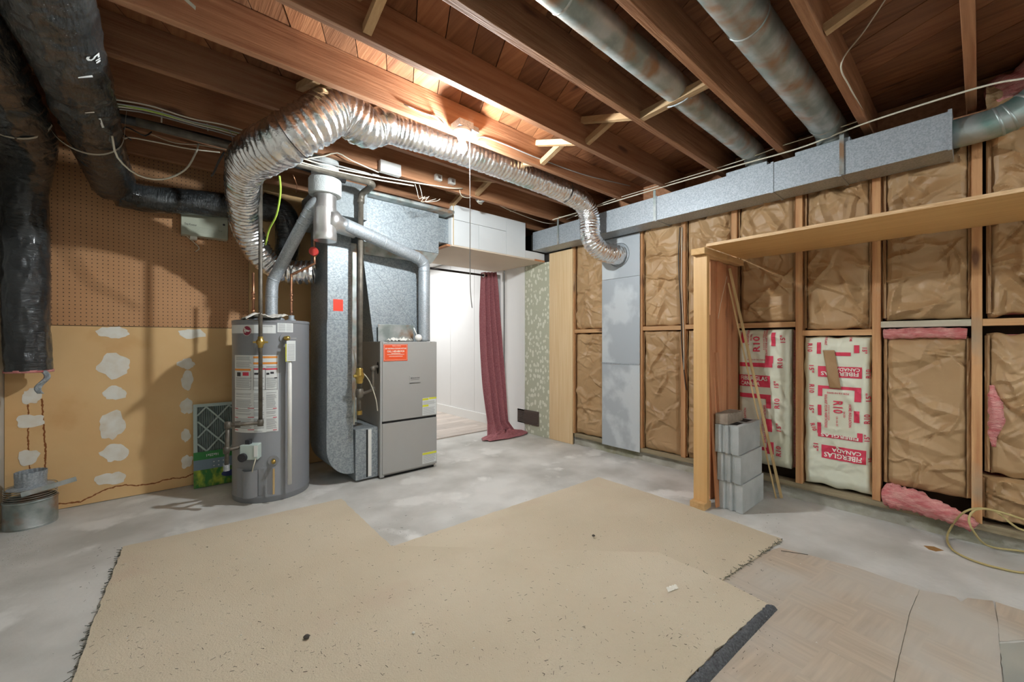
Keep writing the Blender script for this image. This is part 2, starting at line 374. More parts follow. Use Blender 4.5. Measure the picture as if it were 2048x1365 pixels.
# text -> 2D mesh, cached
_tc = {}
def text2d(body, bold=.0):
    key = (body, bold)
    if key in _tc: return _tc[key]
    c = bpy.data.curves.new('t', 'FONT'); c.body = body; c.size = 1; c.offset = bold; c.resolution_u = 2
    c.align_x = 'CENTER'; c.align_y = 'CENTER'
    o = bpy.data.objects.new('t', c); SC.collection.objects.link(o)
    dg = bpy.context.evaluated_depsgraph_get(); me = o.evaluated_get(dg).to_mesh()
    vs = [(v.co.x, v.co.y) for v in me.vertices]; fs = [tuple(p.vertices) for p in me.polygons]
    o.evaluated_get(dg).to_mesh_clear(); bpy.data.objects.remove(o); bpy.data.curves.remove(c)
    _tc[key] = (vs, fs); return _tc[key]
def put_text(b, body, cx, cy, wdt, hgt, rot, fn, bold=.0):
    """text fitted into a wdt x hgt box centred at (cx, cy) and turned by rot; fn maps (s, t) to the room"""
    vs, fs = text2d(body, bold)
    if not vs: return
    x0 = min(v[0] for v in vs); x1 = max(v[0] for v in vs); y0 = min(v[1] for v in vs); y1 = max(v[1] for v in vs)
    kx = wdt / (x1 - x0); ky = hgt / (y1 - y0); c, s = math.cos(rot), math.sin(rot); out = []
    for x, y in vs:
        a = (x - (x0 + x1) / 2) * kx; q = (y - (y0 + y1) / 2) * ky
        out.append(fn(cx + a * c - q * s, cy + a * s + q * c))
    b.add(out, fs)
def rect(b, x0, x1, y0, y1, fn, nx=1, ny=1):
    b.grid(lambda a, q: fn(x0 + (x1 - x0) * a, y0 + (y1 - y0) * q), nx, ny)

# ================================================================== SETTING
XS = 3.38          # front plane of the studs
YB = 4.0           # face of the back wall
ZJ, ZD = 2.395, 2.582
B().box(-.85, 3.6, -2.6, 7.6, -.12, 0).build('floor', 'concrete', kind='structure')

ceil = setting('ceiling')
# diagonal deck planks, each clipped to the ceiling rectangle
def clip(poly, x0, x1, y0, y1):
    for ax, lim, sg in ((0, x0, 1), (0, x1, -1), (1, y0, 1), (1, y1, -1)):
        out = []
        for i in range(len(poly)):
            a, b = poly[i - 1], poly[i]; ia = sg * (a[ax] - lim) >= 0; ib = sg * (b[ax] - lim) >= 0
            if ia != ib:
                t = (lim - a[ax]) / (b[ax] - a[ax]); out.append((a[0] + t * (b[0] - a[0]), a[1] + t * (b[1] - a[1])))
            if ib: out.append(b)
        poly = out
        if not poly: return poly
    return poly
dv = Vector((.446, .9366)).normalized(); dn = Vector((dv.y, -dv.x)); PWID = .1405
for i in range(-30, 40):
    o = dn * (i * PWID) + Vector((.86, 0)); a = o - dv * 8; b = o + dv * 8; g = dn * (PWID - .004)
    pl = clip([tuple(a), tuple(b), tuple(b + g), tuple(a + g)], -.78, 3.52, -2.5, 4.05)
    if len(pl) < 3: continue
    dz = random.uniform(0, .004)
    B().prism([(x, y, ZD + dz) for x, y in pl][::-1], (0, 0, .02)).build('deck_plank', 'deck', ceil)
B().box(-.8, 3.56, -2.55, 4.1, ZD + .026, ZD + .05).build('subfloor_backing', 'black', ceil)
JY = [-2.43, -2.02, -1.615, -1.21, -.80, -.394, .012, .43, .857, 1.279, 1.69, 2.10, 2.52, 2.93, 3.34, 3.75]
for y in JY:
    B().box(-.78, 3.47, y, y + .039, ZJ, ZD).build('joist', 'joist', ceil, bevel=.002)
B().box(3.475, 3.52, -2.5, 4.0, ZJ, ZD).build('rim_board', 'joist', ceil)
# cross bridging: two lines of crossed struts between the joists
for X in (.60, 2.07):
    for i in range(5, len(JY) - 1):
        ya, yb = JY[i] + .039, JY[i + 1]
        if X > 1 and (abs(ya - .896) < .01 or abs(ya - .469) < .01): continue
        if X < 1 and i not in (5, 7, 9, 11, 12): continue
        j = random.uniform(-.01, .01)
        if not (X > 1 and abs(ya - .051) < .01): B().beam((X + j, ya, ZJ + .03), (X + j, yb, ZD - .03), .036, .036).build('bridging_strut', 'strut', ceil)
        B().beam((X + .045 + j, ya, ZD - .03), (X + .045 + j, yb, ZJ + .03), .036, .036).build('bridging_strut', 'strut', ceil)
X = 2.07
B().beam((X, .896, ZJ + .022), (X + .03, 1.279, ZJ + .022), .04, .042).build('bridging_strut', 'strut', ceil)

# back wall: tan drywall below, pegboard above
wb = setting('wall_back')
B().box(-.74, 1.705, YB, YB + .013, .004, 1.222).build('drywall_sheet', 'dry', wb)
B().box(1.708, 2.12, YB, YB + .013, .004, 1.222).build('drywall_sheet', 'dry', wb)
B().box(-.70, .553, YB - .002, YB + .011, 1.226, 2.575).build('pegboard_sheet', 'peg', wb)
B().box(.556, 2.12, YB - .002, YB + .011, 1.226, 2.58).build('drywall_sheet', 'dry', wb)
B().box(-.79, 2.12, YB + .013, YB + .10, 0, ZD).build('wall_core', 'black', wb)
B().box(2.12, 3.6, YB + .013, YB + .10, 2.06, ZD).build('opening_header', 'hwhite', wb)
B().box(2.12, 2.135, YB, YB + .11, 0, 2.05).build('opening_jamb', 'hwhite', wb)
def blob(cu, cv, wu, hv, seed, sharp=.25):
    c = W(cu, cv, Y=YB); l = W(cu - wu / 2, cv, Y=YB); r_ = W(cu + wu / 2, cv, Y=YB); t = W(cu, cv - hv / 2, Y=YB); bt = W(cu, cv + hv / 2, Y=YB)
    rx = (r_.x - l.x) / 2; rz = (t.z - bt.z) / 2; pts = []
    for k in range(26):
        a = 2 * PI * k / 26; q = 1 + sharp * 1.6 * N.noise(Vector((math.cos(a) * 1.6, math.sin(a) * 1.6, seed * 3.7))) + sharp * .6 * N.noise(Vector((math.cos(a) * 5, math.sin(a) * 5, seed)))
        pts.append((c.x + rx * q * math.cos(a), YB - .0004, c.z + rz * q * math.sin(a)))
    B().prism(pts, (0, -.0016, 0)).build('plaster_patch', 'mud', wb)
for i, q in enumerate([(62, 793, 40, 34), (62, 842, 56, 30), (56, 915, 42, 34), (228, 732, 62, 42), (228, 787, 50, 24), (221, 852, 56, 52), (232, 907, 56, 36),
                       (222, 957, 58, 28), (226, 666, 62, 22), (384, 668, 54, 20), (374, 762, 24, 38), (373, 728, 38, 22), (373, 815, 27, 32), (372, 872, 18, 26), (374, 924, 24, 30)]):
    blob(*q, i + 1)
def stain(pts, wd, seed):
    P = [W(u, v, Y=YB) for u, v in pts]; P = spline(P, .006); b = B(); L = len(P)
    R = [Vector((p.x + .006 * N.noise(p * 60 + Vector((seed, 0, 0))), YB - .0005, p.z + .010 * N.noise(p * 45 + Vector((0, seed, 0))))) for p in P]
    for i in range(L - 1):
        a, c = R[i], R[i + 1]; t = (c - a).normalized(); n = Vector((-t.z, 0, t.x)) * wd * 1.7 * (.5 + .9 * abs(N.noise(a * 80)))
        b.add([a - n, a + n, c + n, c - n], [(0, 1, 2, 3)])
    b.build('water_stain', 'stain', wb)
stain([(114, 1008), (160, 1003), (200, 985), (240, 972), (290, 970), (330, 961), (350, 957), (372, 955), (387, 948)], .0035, 1)
stain([(56, 800), (56, 850), (57, 905), (61, 948)], .0026, 2)
stain([(84, 798), (87, 850), (91, 900), (90, 942)], .0034, 3)
# left wall, wall behind the camera
B().box(-.86, -.742, -2.6, YB + .1, 0, 2.6).build('wall_left', 'wallcon', kind='structure')
B().box(-.86, 3.6, -2.7, -2.55, 0, 2.62).build('wall_front', 'wallcon', kind='structure')

# right wall: studs, plates, blocking, curb, sheathing
wr = setting('wall_right')
B().box(3.43, 3.62, -2.55, YB + .01, 0, .080).build('concrete_curb', 'curb', wr)
B().grid(lambda a, q: (3.405 + .022 * min(1, q * 1.6) + .010 * N.noise(Vector((0, a * 70, q * 3))) + (.03 * (q - .7) / .3 if q > .7 else 0), -2.5 + 6.1 * a, .080 * min(1, q / .7) + .004 * N.noise(Vector((5, a * 90, q * 4)))), 400, 8).build('curb_face', 'curb', wr)
B().box(3.385, 3.475, -2.5, 2.88, .084, .122).build('bottom_plate', 'plate', wr, bevel=.003)
B().box(3.56, 3.60, -2.55, YB, .08, ZD).build('sheathing', 'sheath', wr)
B().box(3.385, 3.475, -2.5, 3.3, 2.34, 2.378).build('top_plate', 'joist', wr)
ST = [-2.03, -1.62, -1.22, -.81, -.405, -.008, .405, .812, 1.237, 1.645, 2.052, 2.462, 2.872]
for y in ST:
    B().box(XS, XS + .089, y, y + .04, .122, 2.338).build('stud', 'stud', wr, bevel=.002)
# blocking: (left stud y, right end, z centre, material)
BL = [(.032, .405, 1.222, 'blockpale'), (.445, .812, 1.175, 'block'), (.852, 1.237, 1.238, 'block'), (-.365, -.008, 1.222, 'block'),
      (1.277, 1.645, 1.24, 'block'), (1.685, 2.052, 1.235, 'block'), (2.502, 2.872, 1.225, 'block')]
for a, c, z, m in BL:
    B().box(XS + .002, XS + .088, a, c, z - .019, z + .019).build('blocking', m, wr, bevel=.002)
B().box(3.362, 3.378, 2.885, 3.23, .002, 2.12).build('plywood_strip', 'plystrip', wr)
B().box(3.364, 3.379, 3.232, 3.64, .002, 2.03).build('wallpapered_panel', 'wallp', wr)
B().box(3.35, 3.38, 3.642, 4.01, .002, 2.03).build('white_trim_board', 'hwhite', wr)
B().box(3.38, 3.44, 2.92, 4.01, 0, 2.4).build('wall_core', 'black', wr)

# hall beyond the opening
wh = setting('wall_hall_right')
HX = 3.32
for i in range(5):
    y = 4.02 + i * .62
    B().box(HX, HX + .02, y + .002, y + .617, .13, 2.3).build('white_panel', 'hpanel', wh)
B().box(HX - .014, HX + .02, 4.12, 7.3, .012, .13).build('baseboard_hall', 'hwhite', kind='structure')
B().box(HX + .021, HX + .08, 4.1, 7.4, 0, 2.5).build('wall_core', 'hwhite', wh)
B().box(.6, 3.4, 7.3, 7.4, 0, 2.4).build('wall_hall_back', 'hwhite', kind='structure')
B().box(.5, .6, 4.1, 7.4, 0, 2.4).build('wall_hall_left', 'hwhite', kind='structure')
B().box(.5, 3.4, 4.1, 7.4, 2.31, 2.34).build('ceiling_hall', 'hwhite', kind='structure')
fh = setting('floor_hall')
k = 0; y = 4.03
while y < 7.2:
    xs = 2.0 + (k * .37) % .8 - .8
    for x0, x1 in ((.62, xs), (xs, xs + 1.22), (xs + 1.22, 3.31)):
        if x1 - x0 > .05: B().box(x0 + .001, x1 - .001, y, y + .126, .001, .012).build('laminate_plank', 'lam', fh)
    y += .128; k += 1

# ================================================================== RIGHT WALL INSULATION
_folds = {}
def crumple(y, z, s, amp, box):
    if s not in _folds:
        rg = random.Random(s * 31 + 5); y0, y1, z0, z1 = box; n = int(16 + 46 * (z1 - z0)); L = []
        for k in range(n):
            an = rg.choice((rg.gauss(0, .35), rg.gauss(0, .6), rg.gauss(PI / 2, .4), rg.gauss(.8, .3), rg.gauss(-.8, .3)))
            big = rg.random() < .3
            L.append((rg.uniform(y0, y1), rg.uniform(z0, z1), math.cos(an), math.sin(an), rg.uniform(.05, .13) if not big else rg.uniform(.12, .26),
                      rg.uniform(.010, .03) if not big else rg.uniform(.03, .07), rg.uniform(.012, .05), rg.choice((1, 1, -.8)) * (rg.uniform(.25, .6) if not big else rg.uniform(.6, 1.1))))
        _folds[s] = L
    v = .35 * N.noise(Vector((y * 5, z * 4, s * 3.1)))
    wy = y + .02 * N.noise(Vector((y * 9, z * 9, s))); wz = z + .02 * N.noise(Vector((y * 9, z * 9, s + 9)))
    for cy, cz, c, sn, hl, wa, wb, a in _folds[s]:
        dy = wy - cy; dz = wz - cz
        if abs(dy) > .34 or abs(dz) > .34: continue
        al = abs(dy * c + dz * sn) / hl
        if al >= 1: continue
        d = -dy * sn + dz * c; ww = (wa if d > 0 else wb) * (1 - al * .6); d = abs(d)
        if d < ww: v += a * (1 - d / ww) * (1 - al)
    return amp * (v * .75 + .25)
def batt_fn(y0, y1, z0, z1, seed, amp, bulge=.035, xf=None):
    xf = XS + .006 if xf is None else xf
    def fn(y, z):
        a = (y - y0) / (y1 - y0); q = (z - z0) / (z1 - z0); a = min(1, max(0, a)); q = min(1, max(0, q))
        ed = min(1, a / .09, (1 - a) / .09); ez = min(1, q / .05, (1 - q) / .05)
        e = math.sqrt(max(0, ed)) * math.sqrt(max(0, ez))
        return xf + bulge * (1 - e) - (crumple(y, z, seed, amp, (y0, y1, z0, z1)) - amp * .35) * (.25 + .75 * e)
    return fn
BATTS = {}
def batt(key, y0, y1, z0, z1, label, seed, amp=.036, m='kraft', jag=.006, nu=66, flange=True, xf=None):
    fn = batt_fn(y0, y1, z0, z1, seed, amp, xf=xf)
    nv = max(20, int(nu * (z1 - z0) / (y1 - y0) * .9))
    def g(a, q):
        y = y0 + (y1 - y0) * a; z = z0 + (z1 - z0) * q
        yy = y + jag * 2 * N.noise(Vector((seed, z * 9, 0))) * (1 if a in (0, 1) else .3)
        zz = z + jag * 2 * N.noise(Vector((y * 12, seed, 3)))
        return (fn(y, z), yy, zz)
    root = thing('insulation_batt', label, 'insulation', (XS + .05, (y0 + y1) / 2, z0), 'insulation batts between the wall studs')
    b = B().grid(g, nu, nv); n = len(b.v)
    # sides back into the bay
    back = [Vector((XS + .088, p.y, p.z)) for p in b.v]; rim = [i for i in range(nu + 1)] + [j * (nu + 1) + nu for j in range(1, nv + 1)] + [nv * (nu + 1) + i for i in range(nu - 1, -1, -1)] + [j * (nu + 1) for j in range(nv - 1, 0, -1)]
    base = len(b.v); b.v += [back[i] for i in rim]
    b.f += [(rim[k], rim[k - 1], base + (k - 1) % len(rim), base + k) for k in range(len(rim))]
    o = b.build('paper_facing', m, root, smooth=False)
    me = o.data; me.polygons.foreach_set('use_smooth', [True] * len(me.polygons)); me.set_sharp_from_angle(angle=math.radians(22))
    f = B().box(XS + .086, XS + .17, y0 - .01, y1 + .01, z0 + .004, z1 - .004); f.build('glass_wool', 'pink', root)
    if flange:
        for s_, ya in ((1, y1), (-1, y0)):
            ff = B().grid(lambda a, q: (XS + .012 + .012 * a + .006 * N.noise(Vector((a * 3, q * (z1 - z0) * 14, seed + s_))), ya + s_ * (-.004 + .018 * a), z0 + .01 + (z1 - z0 - .02) * q), 3, 40, (.002, 0, 0))
            ff.build('stapling_flange', 'kraft_d', root)
    BATTS[key] = (root, fn)
    return root
# bays from right to left; y0 is the side nearer the camera's right
batt('b0u', -.36, -.035, 1.26, 2.30, 'crumpled kraft-faced batt right of the rightmost stud, above the blocking', 1, 0.075, jag=.012)
batt('b0l', -.36, -.03, .40, 1.16, 'torn kraft-faced batt low at the right edge, pink wool showing', 2, 0.045, jag=.02)
batt('b0b', -.38, -.012, .15, .385, 'slumped kraft batt end at floor level right of the rightmost stud', 3, 0.053, jag=.015)
batt('b1u', .040, .385, 1.25, 2.30, 'kraft-faced batt above the pale weathered blocking, behind the shelf', 4, 0.051)
batt('b1l', .045, .380, .235, 1.145, 'large plain kraft batt below the pale blocking, above the torn pink wool', 5, 0.036)
batt('b2u', .455, .792, 1.20, 2.30, 'kraft-faced batt directly above the sagging white printed batt', 6, 0.054)
batt('b2l', .452, .805, .14, 1.148, 'white printed batt with upside-down red lettering and a brown strip', 7, 0.014, 'wpaper', .006, 50, False)
batt('b3u', .862, 1.222, 1.262, 2.30, 'dark creased kraft batt just right of the orange upright boards', 8, 0.045)
batt('b3l', .885, 1.232, .20, 1.205, 'white printed batt with red lettering behind the concrete blocks and pole', 9, 0.014, 'wpaper', .006, 50, False)
batt('b4u', 1.285, 1.637, 1.262, 2.30, 'kraft batt beside the white cable, its top above the shelf end', 10, 0.045)
batt('b4l', 1.285, 1.637, .125, 1.215, 'narrowly visible kraft batt just left of the tall orange post, lower half', 11, 0.030)
batt('b5u', 1.70, 2.044, 1.258, 2.30, 'kraft batt right of the grey sheet metal, above the blocking', 12, 0.045)
batt('b5l', 1.70, 2.044, .125, 1.212, 'kraft batt right of the grey sheet metal, below the blocking', 13, 0.033)
batt('b7u', 2.51, 2.865, 1.25, 2.28, 'kraft batt between plywood strip and grey sheet metal, upper one', 14, 0.036)
batt('b7l', 2.51, 2.865, .13, 1.20, 'kraft batt between plywood strip and grey sheet metal, lower one', 15, 0.033)

# printing on the two white batts.  paper frame: s to the right (towards -y), t up
def paper_print(key, sc_, yl, ztop, items, flip):
    root, fn = BATTS[key]
    def mp(px, py, off=.0035):
        y = yl - px * sc_; z = ztop - py * sc_
        return Vector((fn(y, z) - off, y, z))
    for it in items:
        k = it[0]; b = B()
        if k == 'r':
            _, x0, x1, y0, y1 = it
            rect(b, x0, x1, y1, y0, mp, max(2, int((x1 - x0) / 10)), max(2, int((y1 - y0) / 10)))
            b.build('red_printed_block', 'ired', root)
        else:
            _, t_, cx, cy, wd, ht, rot = it; off = .0045 if k == 't' else .0062
            put_text(b, t_, cx, -cy, wd, ht, rot, lambda a, q: mp(a, -q, off), .02)
            b.build('red_lettering' if k == 't' else 'white_lettering', 'ired' if k == 't' else 'cream', root)
H = PI / 2
paper_print('b3l', .000765, 1.232, 1.205, [
    ('r', 30, 65, 20, 130), ('r', 12, 310, 325, 365), ('r', 250, 315, 255, 325), ('r', 300, 335, 30, 160),
    ('t', 'HOME INSULATION', 95, 100, 200, 20, H), ('t', 'FACED', 125, 75, 65, 16, H), ('t', 'R10', 172, 140, 150, 62, H),
    ('t', '\u00c0 DOS DE PAPIER', 236, 105, 190, 13, H), ('t', 'ISOLANT POUR HABITATIONS', 258, 130, 260, 18, H), ('t', '320\u00b71210\u00b7D02', 170, 296, 160, 11, PI),
    ('t', '15"', 395, 92, 70, 42, H), ('t', 'R10', 372, 320, 92, 44, H),
    ('r', 2, 290, 448, 560), ('w', 'FIBERGLAS', 150, 478, 240, 42, 0), ('w', 'CANADA', 115, 530, 170, 38, 0),
    ('t', '15"', 340, 525, 60, 40, H), ('r', 15, 296, 630, 672), ('r', 258, 298, 672, 760), ('r', 255, 305, 862, 985), ('r', 262, 318, 1082, 1200), ('r', 135, 262, 1142, 1175),
    ('t', 'HOME INSULATION', 70, 900, 240, 20, H), ('t', 'R10', 162, 968, 150, 62, H), ('t', '\u00c0 DOS DE PAPIER', 222, 930, 170, 14, H), ('t', 'ISOLANT POUR HABITATIONS', 245, 915, 370, 20, H),
    ('t', 'R10', 348, 705, 95, 44, H), ('t', '15"', 362, 930, 75, 42, H), ('t', 'R10', 358, 1158, 95, 44, H), ('t', '010\u00b70', 150, 1110, 80, 11, PI)], False)
paper_print('b2l', .000655, .812, 1.150, [
    ('t', 'R10', 65, 115, 90, 44, -H), ('t', '15"', 80, 338, 78, 42, -H), ('t', 'R10', 82, 545, 90, 44, -H), ('t', '15"', 82, 758, 78, 42, -H), ('t', 'R10', 98, 945, 80, 40, -H + .3), ('t', '15"', 118, 1150, 78, 42, -H),
    ('r', 125, 160, 60, 178), ('r', 250, 400, 160, 196), ('r', 425, 465, 88, 165),
    ('t', 'ISOLANT', 200, 45, 88, 20, -H), ('t', 'HOME', 398, 25, 50, 20, -H), ('t', '15"', 505, 140, 60, 36, -H),
    ('r', 135, 485, 305, 415), ('w', 'FIBERGLAS', 310, 378, 300, 40, PI), ('w', 'CANADA', 375, 333, 190, 34, PI),
    ('t', 'R10', 530, 365, 85, 34, H), ('r', 135, 480, 505, 535), ('r', 135, 172, 535, 615), ('r', 430, 480, 535, 645),
    ('t', '320\u00b71210\u00b7D02', 300, 575, 180, 16, PI), ('t', 'R10', 300, 715, 125, 78, -H), ('t', 'HOME INSULATION', 395, 790, 230, 22, -H), ('t', 'FACED', 350, 785, 62, 15, -H),
    ('t', '\u00c0 DOS DE PAPIER', 228, 780, 160, 13, -H), ('t', 'ISOLANT POUR HABITATIONS', 203, 765, 340, 22, -H), ('t', '15-16-31', 292, 860, 95, 15, -H),
    ('t', '15"', 530, 595, 78, 36, H), ('t', 'R10', 522, 805, 92, 42, H), ('r', 135, 165, 705, 815), ('r', 425, 468, 735, 850),
    ('r', 135, 485, 1000, 1035), ('r', 130, 162, 890, 1000), ('r', 450, 490, 950, 1035), ('w', 'FIBERGLAS', 310, 1012, 300, 30, PI), ('t', '15"', 520, 990, 65, 38, H),
    ('r', 165, 515, 1115, 1250), ('w', 'FIBERGLAS', 335, 1210, 300, 48, PI), ('w', 'CANADA', 365, 1155, 230, 38, PI), ('t', '15', 540, 1200, 40, 20, H)], True)
# brown strip stuck on the white batt
fn2 = BATTS['b2l'][1]
def strip(a, q):
    px = 178 + a * 105 + (1 - q) * 55 - 10 * a; py = 140 + (1 - q) * 385; y = .812 - px * .000655; z = 1.150 - py * .000655
    return Vector((fn2(y, z) - .012 - .004 * math.sin(q * 6), y, z))
B().grid(strip, 6, 24, (.002, 0, 0)).build('kraft_strip', 'kraft_d', BATTS['b2l'][0], smooth=True)
# torn pink wool
def wool(path, rfn, name, label, seed, sq=.6, par=None, lobes=5):
    P = spline(path, .012); n = len(P)
    def r(i, an, p):
        t = i / (n - 1); base = rfn(t); q = 1 + .28 * N.noise(p * 16 + Vector((math.cos(an) * 1.5, math.sin(an) * 1.5, seed))) + .12 * N.noise(p * 60 + Vector((math.cos(an) * 4, math.sin(an) * 4, seed)))
        return max(.001, base * q * (1 + .25 * (abs(N.noise(p * 34 + Vector((math.cos(an) * 2, 0, seed)))) * 2 - .4)))
    b = B().tube(P, r, 22)
    if par: return b.build(name, 'pink', par, smooth=True)
    return b.build(name, 'pink', None, smooth=True, label=label, cat='insulation')
wool([(3.40, .395, .175), (3.385, .32, .175), (3.365, .22, .165), (3.35, .13, .15), (3.34, .06, .13), (3.33, .02, .11)], lambda t: .066 * (1 - .55 * t ** 1.5) * min(1, t * 18 + .5), 'loose_wool_roll', 'torn roll of pink glass wool lying on the bottom plate by the coiled hose', 1)
wool([(3.40, .39, 1.165), (3.395, .25, 1.168), (3.395, .12, 1.165), (3.40, .05, 1.16)], lambda t: .030, 'wool', '', 2, par=BATTS['b1l'][0]).name = 'exposed_wool'
wool([(3.40, -.04, .88), (3.39, -.05, .80), (3.39, -.06, .70), (3.40, -.045, .62), (3.40, -.05, .55)], lambda t: .022 * math.sin(PI * max(.05, min(.95, t))) + .006, 'wool', '', 3, par=BATTS['b0l'][0]).name = 'exposed_wool'
wool([(3.39, .458, 1.80), (3.385, .49, 1.80), (3.39, .525, 1.79)], lambda t: .035 - .02 * t, 'wool', '', 4, par=BATTS['b2u'][0]).name = 'exposed_wool'
# sagging wad above the duct end
wad = thing('sagging_insulation_wad', 'pink insulation wad with torn kraft hanging over the duct end', 'insulation', (3.3, -.16, 2.3))
P = spline([(3.42, -.06, 2.46), (3.36, -.14, 2.46), (3.30, -.24, 2.47), (3.2, -.40, 2.46)], .012)
B().tube(P, lambda i, an, p: .075 * (1 + .5 * N.noise(p * 14 + Vector((math.cos(an), math.sin(an), 0))) + .2 * N.noise(p * 40 + Vector((math.cos(an) * 3, math.sin(an) * 3, 0)))), 22).build('glass_wool', 'pink', wad, smooth=True)
def kf(a, q):
    return (3.30 + .10 * a + .03 * N.noise(Vector((a * 3, q * 3, 4))), -.02 - .20 * a + .02 * N.noise(Vector((a * 4, q * 4, 8))), 2.345 + .13 * q * (1 - .4 * a) + .03 * N.noise(Vector((a * 5, q * 5, 1))))
B().grid(kf, 20, 14, (.002, 0, 0)).build('torn_kraft', 'kraft', wad)

# ================================================================== SHEET METAL OVER THE CHASE
ch = thing('metal_chase_cover', 'tall dull grey sheet metal panel nailed over the stud bay', 'panel', (3.37, 2.28, .082))
for z0, z1 in ((.082, .90), (.903, 1.73), (1.733, 2.13)):
    B().box(3.366, 3.372, 2.072, 2.498, z0, z1).build('metal_sheet', 'dullpanel', ch)
B().box(3.361, 3.366, 2.072, 2.498, .895, .908).build('drive_cleat', 'galv', ch)
B().lathe((3.366, 2.30, 1.955), [(.112, -.004), (.118, -.001), (.098, 0), (.098, -.004)], 32, 'x').build('collar_ring', 'galv', ch, smooth=True)
g = thing('floor_register', 'brown metal vent grille low on the leafy wallpaper panel', 'vent', (3.36, 3.44, .14))
a = W(1036, 818, X=3.36); c = W(1078, 855, X=3.36)
B().box(3.350, 3.363, c.y, a.y, .115, .285).build('frame', 'grille', g, bevel=.002)
for i in range(8):
    B().box(3.345, 3.350, c.y + .012, a.y - .012, .130 + i * .018, .142 + i * .018).build('louvre', 'grille', g)

# ================================================================== TRUNK DUCT ALONG THE RIGHT WALL
td = thing('supply_trunk_duct', 'long rectangular galvanized duct under the joists along the stud wall', 'duct', (3.26, 1.7, 2.135))
YD = [.10, .565, .93, 1.79, 2.62, 3.29]
for i in range(len(YD) - 1):
    B().box(3.157, 3.376, YD[i] + .001, YD[i + 1] - .001, 2.137, 2.338).build('duct_section', 'galv', td, bevel=.0015)
for y in YD[1:-1]:
    B().box(3.152, 3.38, y - .008, y + .008, 2.132, 2.343).build('drive_cleat', 'galv', td)
B().box(3.150, 3.380, .097, .112, 2.130, 2.346).build('end_flange', 'galv', td)
for y, zt in ((.555, 2.39), (1.80, 2.40), (2.90, 2.40)):
    B().box(3.148, 3.151, y - .011, y + .011, 2.14, zt).build('hanger_strap', 'galv_d', td)
# branch ducts in the joist bays
def rduct(name, label, path, r, m, seams, dent=.003):
    root = thing(name, label, 'duct', (path[0][0], path[0][1], path[0][2] - r))
    P = spline(path, .03)
    B().tube(P, lambda i, an, p: r * (1 + .015 * N.noise(p * 9)), 28).build('pipe_run', m, root, smooth=True)
    for s in seams:
        i = int(s * (len(P) - 2)); t = (P[i + 1] - P[i]).normalized()
        B().tube([P[i] - t * .006, P[i] - t * .003, P[i] + t * .003, P[i] + t * .006], [r * 1.005, r * 1.04, r * 1.04, r * 1.005], 28, False).build('seam_ring', m, root, smooth=True)
    return root
r1 = rduct('round_branch_duct', 'mottled round duct in the third joist bay from the right, strapped to a wood block', [(-.6, 1.07, 2.465), (.8, 1.06, 2.465), (2.2, 1.06, 2.465), (3.10, 1.06, 2.465), (3.20, 1.06, 2.455), (3.255, 1.06, 2.40), (3.26, 1.06, 2.345)], .068, 'galv_d', [.30, .46, .93])
r2 = rduct('round_branch_duct', 'larger patinated round duct in the second joist bay from the right', [(-.6, .64, 2.46), (.8, .64, 2.46), (2.2, .63, 2.46), (3.10, .62, 2.46), (3.20, .62, 2.45), (3.258, .62, 2.40), (3.262, .62, 2.345)], .082, 'galv_d', [.15, .62, .93])
for root, y, r in ((r1, 1.06, .075), (r2, .62, .082)):
    B().prism([(3.17, y - r - .02, 2.338), (3.36, y - r - .02, 2.338), (3.36, y + r + .1, 2.338), (3.17, y + r + .1, 2.338)], (0, 0, .03)).build('takeoff_boot', 'galv', root, bevel=.004)
B().prism([(2.06, 1.0, 2.40), (2.12, 1.0, 2.40), (2.12, 1.0, 2.48), (2.06, 1.0, 2.48)], (0, -.003, 0)).build('hanger_plate', 'galv', r1)
B().tube(spline([(2.09, 1.148, 2.44), (2.09, 1.12, 2.40), (2.09, 1.06, 2.388), (2.09, 1.0, 2.40), (2.09, .985, 2.46)], .01), .004, 6).build('hanger_strap', 'galv', r1)
e = rduct('end_round_duct', 'green-tinged round elbow duct leaving the right end of the trunk', [(3.262, .098, 2.245), (3.262, .0, 2.245), (3.262, -.06, 2.25), (3.262, -.13, 2.275), (3.262, -.19, 2.32), (3.262, -.25, 2.38), (3.262, -.32, 2.48)], .075, 'galv_g', [.36, .45, .58, .72])

# ================================================================== SHELF, POST, BOARDS
sh = thing('plywood_shelf', 'long plywood shelf across the studs, resting on the post arm', 'shelf', (3.05, .3, 1.742))
B().box(2.722, 3.376, -1.2, 1.185, 1.744, 1.762).build('board', 'ply', sh)
B().box(2.7215, 2.7222, -1.2, 1.185, 1.744, 1.762).build('laminated_edge', 'ply_edge', sh)
po = thing('shelf_support_post', 'tall golden wooden post with a foot block and top arm', 'post', (2.76, 1.26, 0))
B().box(2.70, 2.80, 1.185, 1.285, 0, .045).build('foot_block', 'arm', po, bevel=.003)
a0 = Vector((2.752, 1.225, .046)); a1 = Vector((2.75, 1.225, 1.692))
B().box(2.735, 2.775, 1.185, 1.275, .045, 1.695).build('upright', 'post', po, bevel=.002)
B().box(2.70, 3.375, 1.185, 1.275, 1.697, 1.738).build('arm', 'arm', po, bevel=.002)
bp = setting('wall_stub')
for i, (x0, x1) in enumerate(((2.93, 3.015), (3.02, 3.108), (3.113, 3.205), (3.21, 3.375))):
    B().box(x0, x1, 1.245 - .012 * (i % 2), 1.283, .123 if x0 > 3.3 else .0, 1.694).build('upright_board', 'red', bp, bevel=.002)
